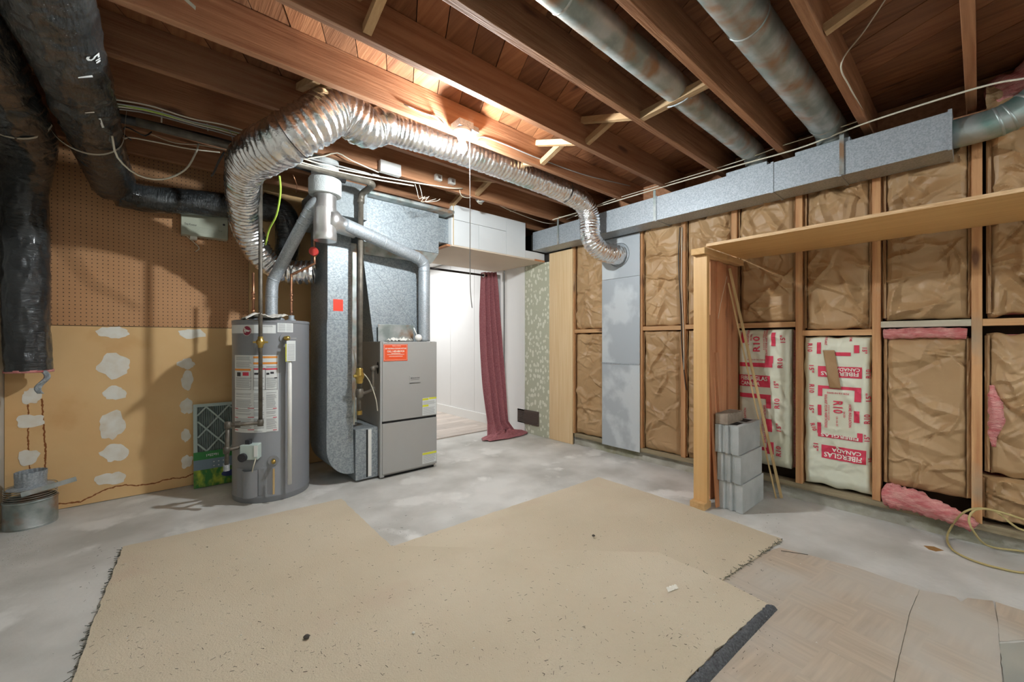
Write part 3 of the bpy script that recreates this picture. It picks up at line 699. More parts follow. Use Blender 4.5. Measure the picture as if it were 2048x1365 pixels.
for x0, w_, h, yy, ln, lab in ((2.86, .05, 1.04, 1.10, .06, 'short reddish board leaning between the post and stub wall'), (2.91, .045, .86, 1.14, .05, 'narrow brown offcut leaning behind the concrete blocks')):
    B().beam((x0 + .02, yy + .03, .01), (x0 + .04, yy + .03 + ln, h), w_, .014, (0, 1, 0)).build('offcut_board', 'red', label=lab, cat='board')
B().beam((2.825, 1.15, .01), (2.845, 1.225, 1.30), .06, .012, (0, 1, 0)).build('tall_offcut_board', 'red', label='taller dark red board leaning just right of the golden post', cat='board')

# leaning stick with a split second lath
ls = thing('leaning_lath', 'thin wooden lath leaning from the floor to the stub wall boards', 'stick', (3.33, .93, 0))
B().beam((3.335, .925, .004), (3.20, 1.222, 1.66), .011, .018).build('lath', 'stickw', ls)
B().beam((3.30, .948, .003), (3.18, 1.222, 1.55), .006, .010).build('split_strip', 'stickw', ls)
B().tube(spline([(3.18, 1.232, 1.60), (3.12, 1.225, 1.52), (3.05, 1.222, 1.40), (3.0, 1.222, 1.28)], .02), .0015, 5).build('thin_wire', 'cable', label='thin bare wire hanging across the orange upright boards', cat='wire')

# concrete blocks: hollow, fluted end
def cmu(x0, y0, z0, label, jit):
    root = thing('concrete_block', label, 'block', (x0, y0, z0), 'stacked concrete blocks')
    L_, W_, H_ = .385, .148, .186; X0 = x0; b = B()
    prof = [(X0, y0), (X0, y0 + .040), (X0 + .016, y0 + .048), (X0 + .016, y0 + .060), (X0, y0 + .066), (X0, y0 + .082), (X0 + .016, y0 + .090), (X0 + .016, y0 + .104), (X0, y0 + .112), (X0, y0 + W_),
            (X0 + L_, y0 + W_), (X0 + L_, y0 + .112), (X0 + L_ - .016, y0 + .100), (X0 + L_ - .016, y0 + .050), (X0 + L_, y0 + .036), (X0 + L_, y0)]
    b.prism([(x, y, z0) for x, y in prof][::-1], (0, 0, H_))
    b.build('block_body', 'cmu', root, bevel=.003)
    for cx in (.11, .275):
        B().box(X0 + cx - .06, X0 + cx + .06, y0 + .03, y0 + W_ - .03, z0 + H_ - .001, z0 + H_ + .0008).build('hollow_core', 'blackhole', root)
    return root
cmu(2.835, 1.002, .001, 'bottom concrete block of the stack beside the golden post', 0)
cmu(2.822, 1.008, .190, 'middle concrete block of the stack of three', 0)
cmu(2.808, 1.016, .379, 'top concrete block of the stack, directly under the brick', 0)
br = thing('brick', 'ribbed brown brick lying on top of the concrete block stack', 'brick', (2.9, 1.1, .567))
B().box(2.815, 3.07, 1.085, 1.165, .567, .632).build('brick_body', 'cmub', br, bevel=.002)
for i in range(9): B().box(2.82 + i * .028, 2.835 + i * .028, 1.086, 1.164, .632, .637).build('rib', 'cmub', br)

# ================================================================== SOFFIT
so = thing('boxed_soffit', 'white boxed-in soffit with beige underside over the opening', 'soffit', (2.7, 3.8, 2.03))
for x0, x1, z0, z1 in ((2.122, 2.78, 2.29, 2.43), (2.122, 2.42, 2.045, 2.287), (2.423, 2.78, 2.045, 2.287), (2.783, 3.06, 2.045, 2.43), (3.063, 3.36, 2.045, 2.128)):
    B().box(x0, x1, 3.305, 3.322, z0, z1).build('tile_panel', 'soff', so, bevel=.001)
B().box(2.10, 2.118, 3.31, 4.0, 2.045, 2.45).build('side_panel', 'soff', so)
B().box(2.118, 2.1225, 3.302, 3.31, 2.045, 2.45).build('corner_bead', 'stickw', so)
B().box(2.10, 3.36, 3.305, 4.2, 2.030, 2.044).build('underside_board', 'soffb', so)
B().box(2.062, 2.10, 3.33, 3.8, 2.030, 2.046).build('edge_batten', 'red', so)
B().box(3.20, 3.36, 3.300, 3.304, 2.030, 2.050).build('edge_batten', 'red', so)

# ================================================================== CURTAIN
rod = thing('curtain_rod', 'dark metal curtain rod spanning the doorway to the white hall', 'curtain rod', (2.7, 4.02, 1.91))
B().cyl((2.13, 3.98, 1.925), (3.22, 3.98, 1.925), .0125, 12).build('tube', 'rod', rod, smooth=True)
B().box(2.136, 2.15, 3.96, 4.0, 1.90, 1.95).build('bracket', 'rod', rod)
cu = thing('curtain', 'maroon eyelet curtain bunched at the right of the doorway, trailing on floor', 'curtain', (3.05, 3.95, 0))
def cf(a, q):
    z = 1.965 * q
    wdt = .12 + .10 * (1 - q) ** .8 + .06 * math.sin(PI * (1 - q)) ; cx = 3.045 + .02 * math.sin(q * 3) - .03 * (1 - q); cy = 3.955 - .26 * (1 - q) ** 2.2
    s = (a - .5)
    fold = math.sin(a * PI * 7 + q * 1.6) * (.030 + .012 * (1 - q)) + .010 * N.noise(Vector((a * 6, q * 5, 2)))
    flare = max(0, .16 - z) / .16
    x = cx + s * wdt * (1 + .7 * flare) ; y = cy + fold - s * .10 - .07 * flare * (1 + N.noise(Vector((a * 9, 0, 1))))
    return (x, y, max(.006, z) + .010 * flare * abs(N.noise(Vector((a * 20, q * 8, 0)))))
B().grid(cf, 90, 60, (.002, .002, 0)).build('cloth', 'curt', cu, smooth=True)
def pf(a, q):
    an = a * 2 * PI; r = .03 + .19 * q
    return (3.11 + r * 1.6 * math.cos(an) * (1 + .3 * N.noise(Vector((math.cos(an) * 2, math.sin(an) * 2, 5)))) - .05, 3.64 + r * .6 * math.sin(an), .008 + .05 * (1 - q) * (1 + N.noise(Vector((math.cos(an) * 3, math.sin(an) * 3, q * 4)))) + .018 * abs(math.sin(an * 5 + q * 6)) * (1 - q * .6))
B().grid(pf, 60, 12, (0, 0, .002)).build('trailing_hem', 'curt', cu, smooth=True)
def gf(a, q):
    z = .02 + 1.93 * q
    return (3.14 + .10 * a + .02 * math.sin(a * 12), 3.96 - .20 * (1 - q) ** 2 * (1 - a * .3) + .012 * math.sin(a * 16 + q * 2), z)
B().grid(gf, 40, 24, (.002, .002, 0)).build('grey_lining', 'curtg', cu, smooth=True)
B().lathe((2.985, 3.98, 1.925), [(.018, -.004), (.026, -.003), (.026, .003), (.018, .004)], 24, 'x').build('eyelet', 'steel', cu, smooth=True)

# ================================================================== FURNACE
fu = thing('furnace', 'taupe metal gas furnace with orange service sticker, standing by the doorway', 'furnace', (1.6, 3.5, 0))
FX0, FX1, FY0, FY1 = 1.342, 1.852, 3.165, 3.86
B().box(FX0, FX1, FY0 + .02, FY1, .018, 1.115).build('cabinet', 'furn_d', fu, bevel=.003)
B().box(FX0 - .004, FX0 + .03, FY0 + .004, FY0 + .03, .012, 1.118).build('corner_post', 'furn', fu, bevel=.002)
B().box(FX0 + .012, FX1 + .002, FY0 - .004, FY0 + .02, .465, 1.113).build('upper_door', 'furn', fu, bevel=.004)
B().box(FX0 + .012, FX1 + .002, FY0 - .004, FY0 + .02, .035, .447).build('lower_door', 'furn', fu, bevel=.004)
B().box(FX0 + .01, FX1, FY0 + .003, FY0 + .02, .447, .466).build('door_gap', 'blackhole', fu)
B().box(FX0 + .01, FX1 - .01, FY0 + .03, FY1 - .02, 0, .02).build('base', 'blackhole', fu)
def fmap(x, z, off=.0045): return Vector((x, FY0 - off, z))
st = B().box(1.362, 1.572, FY0 - .0065, FY0 - .0045, .955, 1.093).build('service_sticker', 'stick', fu)
tb = B()
fs = lambda a, q: fmap(a, q, .0075)
put_text(tb, 'Reliance Comfort', 1.475, 1.080, .075, .009, 0, fs)
put_text(tb, '24/7 HEATING & COOLING HOTLINE', 1.467, 1.058, .185, .012, 0, fs, .03)
put_text(tb, 'CALL 1-855-888-9124', 1.467, 1.035, .15, .016, 0, fs, .03)
for i, (w_, z) in enumerate(((.08, 1.016), (.15, 1.008), (.12, .992))): rect(tb, 1.467 - w_ / 2, 1.467 + w_ / 2, z, z + .003, fs)
for x0, x1, z0, z1 in ((1.368, 1.566, 1.0865, 1.088), (1.368, 1.566, .963, .9645), (1.368, 1.3695, .963, 1.088), (1.5645, 1.566, .963, 1.088)): rect(tb, x0, x1, z0, z1, fs)
tb.build('sticker_lettering', 'cream', st)
np_ = B().box(1.588, 1.694, FY0 - .008, FY0 - .0045, .762, .826).build('nameplate', 'furn', fu, bevel=.001)
tb = B(); fs = lambda a, q: fmap(a, q, .0088)
put_text(tb, '\u2756FRIGIDAIRE', 1.641, .805, .085, .012, 0, fs, .02); rect(tb, 1.59, 1.692, .762, .765, fs); rect(tb, 1.60, 1.68, .790, .792, fs)
tb.build('nameplate_lettering', 'inkb', np_)
def warn(x0, x1, z0, z1, bands):
    w_ = B().box(x0, x1, FY0 - .0055, FY0 - .0045, z0, z1).build('warning_label', 'label', fu)
    y_ = B(); i_ = B()
    for bx0, bx1, bz0, bz1 in bands: rect(y_, bx0, bx1, bz0, bz1, lambda a, q: fmap(a, q, .0062))
    y_.build('yellow_band', 'yell', w_)
    z = z0 + .008
    while z < z1 - .02:
        if not any(b_[2] - .004 < z < b_[3] + .002 for b_ in bands): rect(i_, x0 + .005, x1 - .006 - random.uniform(0, .02), z, z + .0022, lambda a, q: fmap(a, q, .0062))
        z += .0078
    i_.build('label_print', 'ink', w_, kind='stuff')
warn(1.712, 1.848, .475, .625, [(1.712, 1.77, .604, .622), (1.775, 1.848, .610, .625), (1.712, 1.77, .548, .565)])
warn(1.712, 1.848, .055, .150, [(1.712, 1.848, .130, .148)])
for x, z in ((1.40, 1.112), (1.79, 1.112)): B().lathe((x, FY0 - .004, z), [(0, -.006), (.005, -.005), (.005, 0)], 10, 'y').build('screw', 'steel', fu, smooth=True)
B().prism([(FX0 - .0045, FY0 + .05 + .022 * math.cos(k * PI / 8), .90 + .05 * math.sin(k * PI / 8)) for k in range(16)], (-.001, 0, 0)).build('pipe_slot', 'blackhole', fu)
# clutter on the furnace top
rg = thing('crumpled_wrapper', 'crumpled white plastic wrapper on top of the furnace', 'wrapper', (1.55, 3.2, 1.116))
B().grid(lambda a, q: (1.43 + .20 * a, 3.18 + .09 * q, 1.119 + .022 * abs(N.noise(Vector((a * 7, q * 5, 1)))) * 2), 30, 14, (0, 0, .002)).build('plastic_sheet', 'cloth', rg)
gl = thing('spare_round_bulb', 'white round lamp bulb lying on the furnace top', 'bulb', (1.68, 3.2, 1.116))
B().lathe((1.70, 3.21, 1.148), [(.0005, -.031), (.018, -.026), (.03, -.01), (.0315, .003), (.028, .016), (.014, .028), (.0005, .031)], 20).build('globe', 'glassw', gl, smooth=True)
B().cyl((1.69, 3.215, 1.165), (1.66, 3.22, 1.235), .006, 8).build('neck', 'white', gl, smooth=True)
# plenum
pl = thing('furnace_plenum', 'large galvanized plenum rising from the furnace to the trunk', 'duct', (1.6, 3.6, 1.115))
def quadbox(b, lo, hi):
    b.add([*lo, *hi], [(0, 3, 2, 1), (4, 5, 6, 7), (0, 1, 5, 4), (1, 2, 6, 5), (2, 3, 7, 6), (3, 0, 4, 7)])
b = B(); quadbox(b, [(1.35, 3.33, 1.115), (1.85, 3.33, 1.115), (1.85, 3.85, 1.115), (1.35, 3.85, 1.115)], [(1.27, 3.36, 1.84), (1.87, 3.36, 1.84), (1.87, 3.85, 1.84), (1.27, 3.85, 1.84)])
b.build('coil_casing', 'galv_p', pl, bevel=.002)
c0 = Vector((1.585, 3.325, 1.50))
for p, q in (((1.27, 3.359, 1.84), (1.85, 3.329, 1.12)), ((1.87, 3.359, 1.84), (1.36, 3.329, 1.12))):
    B().beam(p, q, .004, .004).build('cross_crease', 'galv_p', pl)
b = B(); quadbox(b, [(1.27, 3.33, 1.84), (1.90, 3.33, 1.84), (1.90, 3.88, 1.84), (1.27, 3.88, 1.84)], [(1.25, 3.29, 1.93), (1.95, 3.29, 1.93), (1.95, 3.9, 1.93), (1.25, 3.9, 1.93)])
b.build('ledge_band', 'galv_d', pl, bevel=.002)
B().box(1.25, 1.95, 3.29, 3.9, 1.932, 2.30).build('trunk_head', 'galv_p', pl, bevel=.002)
B().box(1.952, 2.098, 3.36, 3.82, 2.06, 2.29).build('trunk_branch', 'galv_p', pl, bevel=.002)
B().box(1.26, 2.07, 3.20, 3.9, 2.302, 2.335).build('top_flange', 'galv_d', pl, bevel=.012)
B().box(1.375, 1.70, 3.300, 3.306, 1.118, 1.262).build('access_plate', 'galv_d', pl, bevel=.003)
# furnace vent pipe
ve = thing('furnace_vent_pipe', 'galvanized vent pipe from furnace top bending across to the steel tee', 'pipe', (1.74, 3.22, 1.115))
tee = Vector((.885, 3.055, 0))
vp = [(1.775, 3.245, 1.117), (1.775, 3.245, 1.5), (1.775, 3.245, 1.74), (1.765, 3.240, 1.80), (1.70, 3.225, 1.845), (1.50, 3.18, 1.885), (1.25, 3.115, 1.935), (1.02, 3.06, 1.975)]
P = spline(vp, .02)
B().tube(P, lambda i, an, p: .050 * (1 + .012 * N.noise(p * 20)), 24).build('pipe', 'galv', ve, smooth=True)
for s in (.44, .50, .55, .80, .88):
    i = int(s * (len(P) - 2)); t = (P[i + 1] - P[i]).normalized()
    B().tube([P[i] - t * .005, P[i], P[i] + t * .005], [.0505, .054, .0505], 24, False).build('seam_ring', 'galv', ve, smooth=True)
tv = thing('steel_vent_tee', 'shiny steel vent tee hanging from the grey ceiling collar', 'pipe', (tee.x, tee.y, 1.83))
B().lathe((tee.x, tee.y, 0), [(.0005, 1.832), (.074, 1.832), (.078, 1.845), (.078, 1.885), (.0755, 1.89), (.0755, 2.02), (.078, 2.05), (.078, 2.058), (.0755, 2.06), (.0755, 2.25)], 40).build('body', 'steel', tv, smooth=False, autos=True)
B().tube([(tee.x, tee.y, 1.985), tee + Vector((.06, .012, 1.982)), tee + Vector((.10, .024, 1.975)), tee + Vector((.20, .05, 1.960)), tee + Vector((.23, .055, 1.955))], [.09, .088, .066, .057, .056], 28).build('side_outlet', 'steel', tv, smooth=True)
B().lathe((tee.x, tee.y, 0), [(.0775, 2.155), (.105, 2.155), (.108, 2.165), (.108, 2.26), (.10, 2.275), (.09, 2.275), (.09, 2.58)], 40).build('collar', 'cmu', tv, autos=True)
# tank vent
tw = thing('heater_vent_pipe', 'slanting galvanized flue from the water heater up to the tee', 'pipe', (.66, 3.46, 1.27))
P = spline([(.625, 3.46, 1.29), (.625, 3.46, 1.45), (.632, 3.455, 1.56), (.66, 3.42, 1.64), (.735, 3.26, 1.86), (.795, 3.13, 2.03), (.815, 3.085, 2.08), (.84, 3.055, 2.105), (.88, 3.04, 2.11)], .02)
B().tube(P, .041, 22).build('pipe', 'galv', tw, smooth=True)
for s in (.18, .30, .78, .84, .90):
    i = int(s * (len(P) - 2)); t = (P[i + 1] - P[i]).normalized()
    B().tube([P[i] - t * .004, P[i], P[i] + t * .004], [.0415, .045, .0415], 22, False).build('seam_ring', 'galv', tw, smooth=True)
# return air drop with radius elbow
rt = thing('return_air_drop', 'dark galvanized return duct with red square sticker beside the furnace', 'duct', (1.05, 3.47, .05))
RX0, RX1, RY0, RY1 = .958, 1.135, 3.25, 3.70
B().box(RX0, RX1, RY0, RY1, 1.285, 2.07).build('upper_section', 'galv_p', rt, bevel=.0015)
B().box(RX0 - .003, RX1 + .004, RY0 - .003, RY1 + .003, 1.262, 1.284).build('joint_band', 'galv_p', rt, bevel=.0015)
B().box(RX0 - .005, RX1 + .006, RY0 - .002, RY1, .52, 1.262).build('lower_section', 'galv_p', rt, bevel=.0015)
pr = [(RX1 + .012, .52), (RX0 - .008, .52), (RX0 - .008, .30)] + [(RX0 - .008 + .185 * (1 - math.cos(k * PI / 20)), .30 - .225 * math.sin(k * PI / 20)) for k in range(1, 11)] + [(RX1 + .022, .075)]
B().prism([(x, RY0 - .006, z) for x, z in pr], (0, RY1 - RY0, 0)).build('boot_elbow', 'galv_p', rt)
B().box(1.0, 1.073, RY0 - .0015, RY0 - .0003, 1.352, 1.442).build('red_sticker', 'redsq', rt)
B().box(RX1 + .006, RX1 + .05, RY0 + .02, RY1, .47, 1.9).build('side_flange', 'galv_d', rt)
B().box(.93, 1.235, 3.175, 3.88, 2.075, 2.345).build('return_plenum', 'galv_m', rt, bevel=.002)
fb = thing('filter_rack', 'galvanized filter rack between the return duct and furnace', 'filter box', (1.25, 3.4, .02))
B().box(1.158, 1.338, 3.215, 3.80, .018, .42).build('casing', 'galv_p', fb, bevel=.002)
B().box(1.242, 1.254, 3.2125, 3.216, .03, .41).build('door_gap', 'blackhole', fb)
B().box(1.255, 1.282, 3.207, 3.214, .035, .41).build('white_slide', 'white', fb)

# ================================================================== WATER HEATER
TC = Vector((.63, 3.47)); TR = .248
dh = TC.normalized(); rt_ = Vector((dh.y, -dh.x))
def tphi(u):
    a = math.atan((u - 1024) / F_PX); c_ = math.atan((543.5 - 1024) / F_PX)
    s_ = math.sin(a - c_) * TC.length / TR; s_ = max(-.999, min(.999, s_)); return math.asin(s_) - (a - c_)
def tsurf(phi, z, off=0.):
    q = TC + (-dh * math.cos(phi) + rt_ * math.sin(phi)) * (TR + off); return Vector((q.x, q.y, z))
def tz(u, v):
    p = tsurf(tphi(u), 0); d = p.x * FW[0] + p.y * FW[1]; return CAM_H + (682.5 - v) * d / F_PX
def tpatch(b, u0, u1, v0, v1, off, th=None, n=12):
    um = (u0 + u1) / 2; p0, p1 = tphi(u0), tphi(u1); z0, z1 = tz(um, v1), tz(um, v0)
    b.grid(lambda a, q: tsurf(p0 + (p1 - p0) * a, z0 + (z1 - z0) * q, off), n, 1)
    return b
wh_ = thing('water_heater', 'tall grey cylindrical gas water heater with large white instruction label', 'water heater', (TC.x, TC.y, 0))
B().lathe((TC.x, TC.y, 0), [(.0005, .0), (TR - .004, .0), (TR, .006), (TR, .03), (TR + .003, .035), (TR + .003, .045), (TR, .05), (TR, 1.245), (TR + .003, 1.248), (TR + .003, 1.262), (TR - .004, 1.268), (.10, 1.275), (.0005, 1.276)], 72).build('jacket', 'tank', wh_, autos=True)
tpatch(B(), 463, 551, 650, 667, .0012, n=16).build('top_banner', 'label', wh_)
lb = B(); tpatch(lb, 469.5, 556, 711, 866, .0012, n=18); lab = lb.build('instruction_label', 'label', wh_)
def tp(b, *a): tpatch(b, *a, .0022, n=6)
o_ = B(); tp(o_, 506, 554, 713, 717); tp(o_, 506, 554, 725, 729); tp(o_, 470, 501, 738, 742); o_.build('orange_band', 'orange', lab)
r_ = B(); tp(r_, 507, 530, 737, 740); tp(r_, 531, 554, 737, 740)
for v in (817, 835, 860):
    for u0, u1 in ((470, 476), (495, 508), (545, 553)): tp(r_, u0, u1, v - .5, v + .8)
tp(r_, 485, 497, 745, 752); r_.build('red_band', 'ired', lab)
k_ = B()
for u0, u1, v0, v1 in ((470, 501, 779.4, 780), (501, 501.6, 742, 780), (506, 554, 779.4, 780), (506, 506.6, 737, 780), (529.6, 530.4, 737, 780), (553.4, 554, 737, 780), (474, 481, 745, 753), (508, 516, 746, 750), (516, 520, 744, 748), (532, 538, 746, 750), (540, 547, 744, 748), (548, 554, 755, 757)):
    tp(k_, u0, u1, v0, v1)
k_.build('black_print', 'inkb', lab, kind='stuff')
i_ = B(); v = 714
while v < 864:
    for u0, u1 in ((472, 503), (507, 528), (532, 553)):
        if (v < 736 or 756 < v < 777 or v > 784) and random.random() < .88 and not (u0 > 505 and v < 731) and abs(v - 817) > 2 and abs(v - 835) > 2 and abs(v - 860) > 2:
            tpatch(i_, u0, u1 - random.uniform(0, 5), v, v + .75, .002, n=4)
    v += 2.1
i_.build('small_print', 'ink', lab, kind='stuff')
tm = lambda a, q: tsurf(a / TR, q, .0036)
lg = B().prism([tsurf(tphi(493.5) + .031 * math.cos(k * PI / 16) / TR, tz(493.5, 662) + .034 * math.sin(k * PI / 16), .001) for k in range(32)], -Vector((dh.x, dh.y, 0)) * .0018).build('round_badge', 'maroon', wh_)
tb = B(); cs = tphi(493.5) * TR
for k in range(32):
    a0_, a1_ = k * PI / 16, (k + 1) * PI / 16
    tb.add([tm(cs + .029 * math.cos(a0_), tz(493.5, 662) + .032 * math.sin(a0_)), tm(cs + .031 * math.cos(a0_), tz(493.5, 662) + .034 * math.sin(a0_)), tm(cs + .031 * math.cos(a1_), tz(493.5, 662) + .034 * math.sin(a1_)), tm(cs + .029 * math.cos(a1_), tz(493.5, 662) + .032 * math.sin(a1_))], [(0, 1, 2, 3)])
put_text(tb, 'R', cs - .014, tz(493.5, 661), .016, .036, 0, tm, .03); put_text(tb, 'heem', cs + .010, tz(493.5, 661.5), .030, .013, 0, tm, .02)
tb.build('badge_lettering', 'cream', lg)
tb = B(); put_text(tb, 'PROFESSIONAL', tphi(532) * TR, tz(532, 653), .08, .008, 0, lambda a, q: tsurf(a / TR, q, .0022)); tb.build('banner_print', 'ink', wh_)
sl = tpatch(B(), 554, 585, 645.5, 665, .0012, n=8).build('rating_label', 'label', wh_)
i_ = B()
for v in range(648, 664, 2): tpatch(i_, 556, 570, v, v + .7, .002, n=3); tpatch(i_, 571.5, 583, v + .5, v + 1.1, .002, n=3)
i_.build('small_print', 'ink', sl, kind='stuff')
# relief valve, tag, drain pipe
q = tsurf(tphi(569), tz(569, 677)); q2 = tsurf(tphi(569), tz(569, 677), .06)
B().cyl(q, q2, .016, 12).build('relief_valve', 'brass', wh_, smooth=True)
B().tube([tsurf(tphi(569), tz(569, 677), .001 + 0 * k) for k in (0,)] + [tsurf(tphi(569), tz(569, 677), .006)], .036, 20).build('valve_escutcheon', 'tank', wh_)
B().beam(q2, q2 + Vector((.05, -.01, .0)), .006, .004).build('valve_lever', 'steel', wh_)
PX = tsurf(tphi(572), 0, .055)
B().tube([(PX.x, PX.y, .115), (PX.x, PX.y, tz(572, 684))], .0135, 14).build('relief_pipe', 'white', wh_, smooth=True)
tg = B().box(PX.x - .024, PX.x + .032, PX.y - .022, PX.y - .0205, tz(572, 722), tz(572, 682)).build('hanging_tag', 'label', wh_)
i_ = B()
for k in range(12): i_.box(PX.x - .018, PX.x + .026, PX.y - .0226, PX.y - .0222, tz(572, 722) + .010 + k * .0095, tz(572, 722) + .0125 + k * .0095)
i_.build('tag_print', 'ink', tg, kind='stuff')
B().box(PX.x - .030, PX.x + .0, PX.y - .019, PX.y - .018, tz(572, 723), tz(572, 688)).build('yellow_tag', 'yell', wh_)
# gas control, thermostat knob
gc = tphi(507)
def tbox(b, p0, p1, z0, z1, o0, o1):
    A = [tsurf(p0, z0, o0), tsurf(p1, z0, o0), tsurf(p1, z0, o1), tsurf(p0, z0, o1)]; Bt = [Vector((p.x, p.y, z1)) for p in A]
    return b.add(A + Bt, [(0, 1, 2, 3), (7, 6, 5, 4), (0, 4, 5, 1), (1, 5, 6, 2), (2, 6, 7, 3), (3, 7, 4, 0)])
ctl = tbox(B(), gc - .17, gc + .19, tz(497, 915), tz(497, 886), -.01, .075).build('gas_control', 'fcard', wh_, bevel=.004)
tbox(B(), gc + .12, gc + .188, tz(497, 909), tz(497, 887), .0755, .0765).build('control_label', 'label', ctl)
kc = tsurf(gc - .09, tz(492, 909), .075); ko = tsurf(gc - .09, tz(492, 909), .092)
B().cyl(kc, ko, .028, 22).build('temperature_knob', 'inkb', ctl)
tbox(B(), gc - .10, gc - .0, tz(497, 886), tz(497, 877), .02, .055).build('black_button', 'inkb', ctl, bevel=.003)
cv = tphi(483); tbox(B(), tphi(474), tphi(487), .045, tz(480, 937), -.005, .004).build('access_cover', 'tank', wh_, bevel=.002)
B().grid(lambda a, q: tsurf(tphi(487) + (tphi(515) - tphi(487)) * a, .05 + (tz(500, 940) - .05) * q, .004 + .040 * math.sin(PI * min(1, a * 1.0)) ** .6), 16, 1).build('burner_shield', 'tank', wh_, smooth=True)
tbox(B(), tphi(516), tphi(545), .055, tz(530, 937), -.005, .0035).build('access_cover', 'tank', wh_, bevel=.002)
dv0 = tsurf(tphi(546), tz(546, 921), 0); dv1 = tsurf(tphi(546), tz(546, 921), .055)
B().cyl(dv0, tsurf(tphi(546), tz(546, 921), .008), .034, 22).build('drain_escutcheon', 'tank', wh_)
B().cyl(dv0, dv1, .013, 14).build('drain_valve', 'brass', wh_, smooth=True)
B().beam(dv1 + Vector((0, 0, -.045)), dv1 + Vector((.0, 0, -.22)), .012, .006, (0, 1, 0)).build('drain_strip', 'stickw', wh_)
B().lathe((.625, 3.46, 0), [(.085, 1.27), (.085, 1.285), (.045, 1.31), (.04, 1.31)], 28).build('draft_hood', 'galv', wh_, smooth=True)
for s_, uu in ((0, -.115), (1, .13)):
    q = Vector((.625, 3.46)) + rt_ * uu
    B().lathe((q.x, q.y, 0), [(.030, 1.272), (.030, 1.283), (.020, 1.287), (.020, 1.315), (.0005, 1.315)], 16).build('nipple', 'galv', wh_, autos=True)
    cp = thing('copper_riser', ('left' if s_ == 0 else 'right') + ' copper water pipe rising from the water heater top', 'pipe', (q.x, q.y, 1.316))
    up = [(q.x, q.y, 1.316), (q.x, q.y, 1.62)] if s_ == 0 else [(q.x, q.y, 1.316), (q.x, q.y, 1.60), (q.x + .01, q.y, 1.63), (q.x + .13, q.y - .08, 1.71), (q.x + .14, q.y - .085, 1.75), (q.x + .14, q.y - .085, 2.05)]
    B().tube(up if s_ == 0 else spline(up, .02), .009, 10).build('tube', 'copper', cp, smooth=True)
    for z in (1.33, 1.42, 1.46): B().cyl((q.x, q.y, z), (q.x, q.y, z + .018), .0125, 12).build('solder_coupling', 'copper', cp, smooth=True)
    if s_ == 1:
        kq = Vector((q.x + .14, q.y - .085, 1.80))
        B().cyl(kq + Vector((-.01, -.03, 0)), kq + Vector((-.02, -.05, 0)), .033, 18).build('red_valve_wheel', 'redp', cp)
        B().cyl(kq - Vector((0, 0, .03)), kq + Vector((0, 0, .03)), .015, 12).build('valve_body', 'brass', cp)
# rag on the heater
B().grid(lambda a, q: (.43 + .25 * a + .02 * N.noise(Vector((q * 3, 0, 1))), 3.20 + .24 * q + .02 * N.noise(Vector((a * 4, 3, 1))), 1.29 + .02 * math.sin(a * 7 + q * 3) * .6 + .02 * abs(N.noise(Vector((a * 8, q * 6, 2)))) - .035 * max(0, .25 - a) * 3), 30, 20, (0, 0, .004)).build('rag', 'cloth', smooth=True, label='crumpled whitish rag draped on top of the water heater', cat='rag')

# gas pipe to the heater
gp = thing('heater_gas_pipe', 'black iron gas pipe dropping in front of the water heater label', 'pipe', (.54, 3.19, .4))
def ppt(u, v, D): return W(u, v, D=D)
top = ppt(527, 352, 2.76); el = ppt(521, 846, 2.76); lft = ppt(456, 851, 2.66); dn_ = ppt(453, 903, 2.66)
B().tube([Vector((el.x, el.y, 2.26)), el], .0125, 12).build('riser', 'pipe', gp, smooth=True)
B().tube([el, lft], .0125, 12).build('cross_run', 'pipe', gp, smooth=True)
B().tube([lft, ppt(453, 940, 2.66)], .0125, 12).build('drip_leg', 'pipe', gp, smooth=True)
tgt = tsurf(gc - .17, tz(480, 901), .03)
ta = ppt(453, 901, 2.66)
B().tube([ta, Vector((tgt.x, tgt.y, ta.z))], .011, 12).build('supply_nipple', 'pipe', gp, smooth=True)
for p in (el, lft, ta):
    B().lathe(p, [(.0005, -.024), (.018, -.022), (.02, 0), (.018, .022), (.0005, .024)], 14).build('fitting', 'pipe', gp, smooth=True)
for p in (lft + (el - lft) * .3, el + (lft - el) * .72):
    B().cyl(p + (el - lft).normalized() * .014, p - (el - lft).normalized() * .014, .022, 8).build('union', 'pipe', gp)
pv = Vector((el.x, el.y, 1.112))
B().lathe(pv, [(.0005, -.04), (.015, -.038), (.017, -.02), (.026, -.01), (.026, .01), (.017, .02), (.016, .038), (.0005, .04)], 16).build('brass_valve', 'brass', gp, smooth=True)
B().beam(pv + Vector((-.04, .02, 0)), pv + Vector((.04, -.02, 0)), .01, .012).build('valve_handle', 'brass', gp)
B().cyl(ppt(453, 930, 2.66), ppt(453, 942, 2.66), .018, 12).build('pipe_cap', 'galv', gp)
B().tube(spline([tsurf(gc + .15, tz(497, 912), .07), tsurf(gc + .12, tz(497, 925), .08), tsurf(gc + .05, tz(497, 940), .05)], .01), .004, 6).build('pilot_wire', 'cable', wh_)

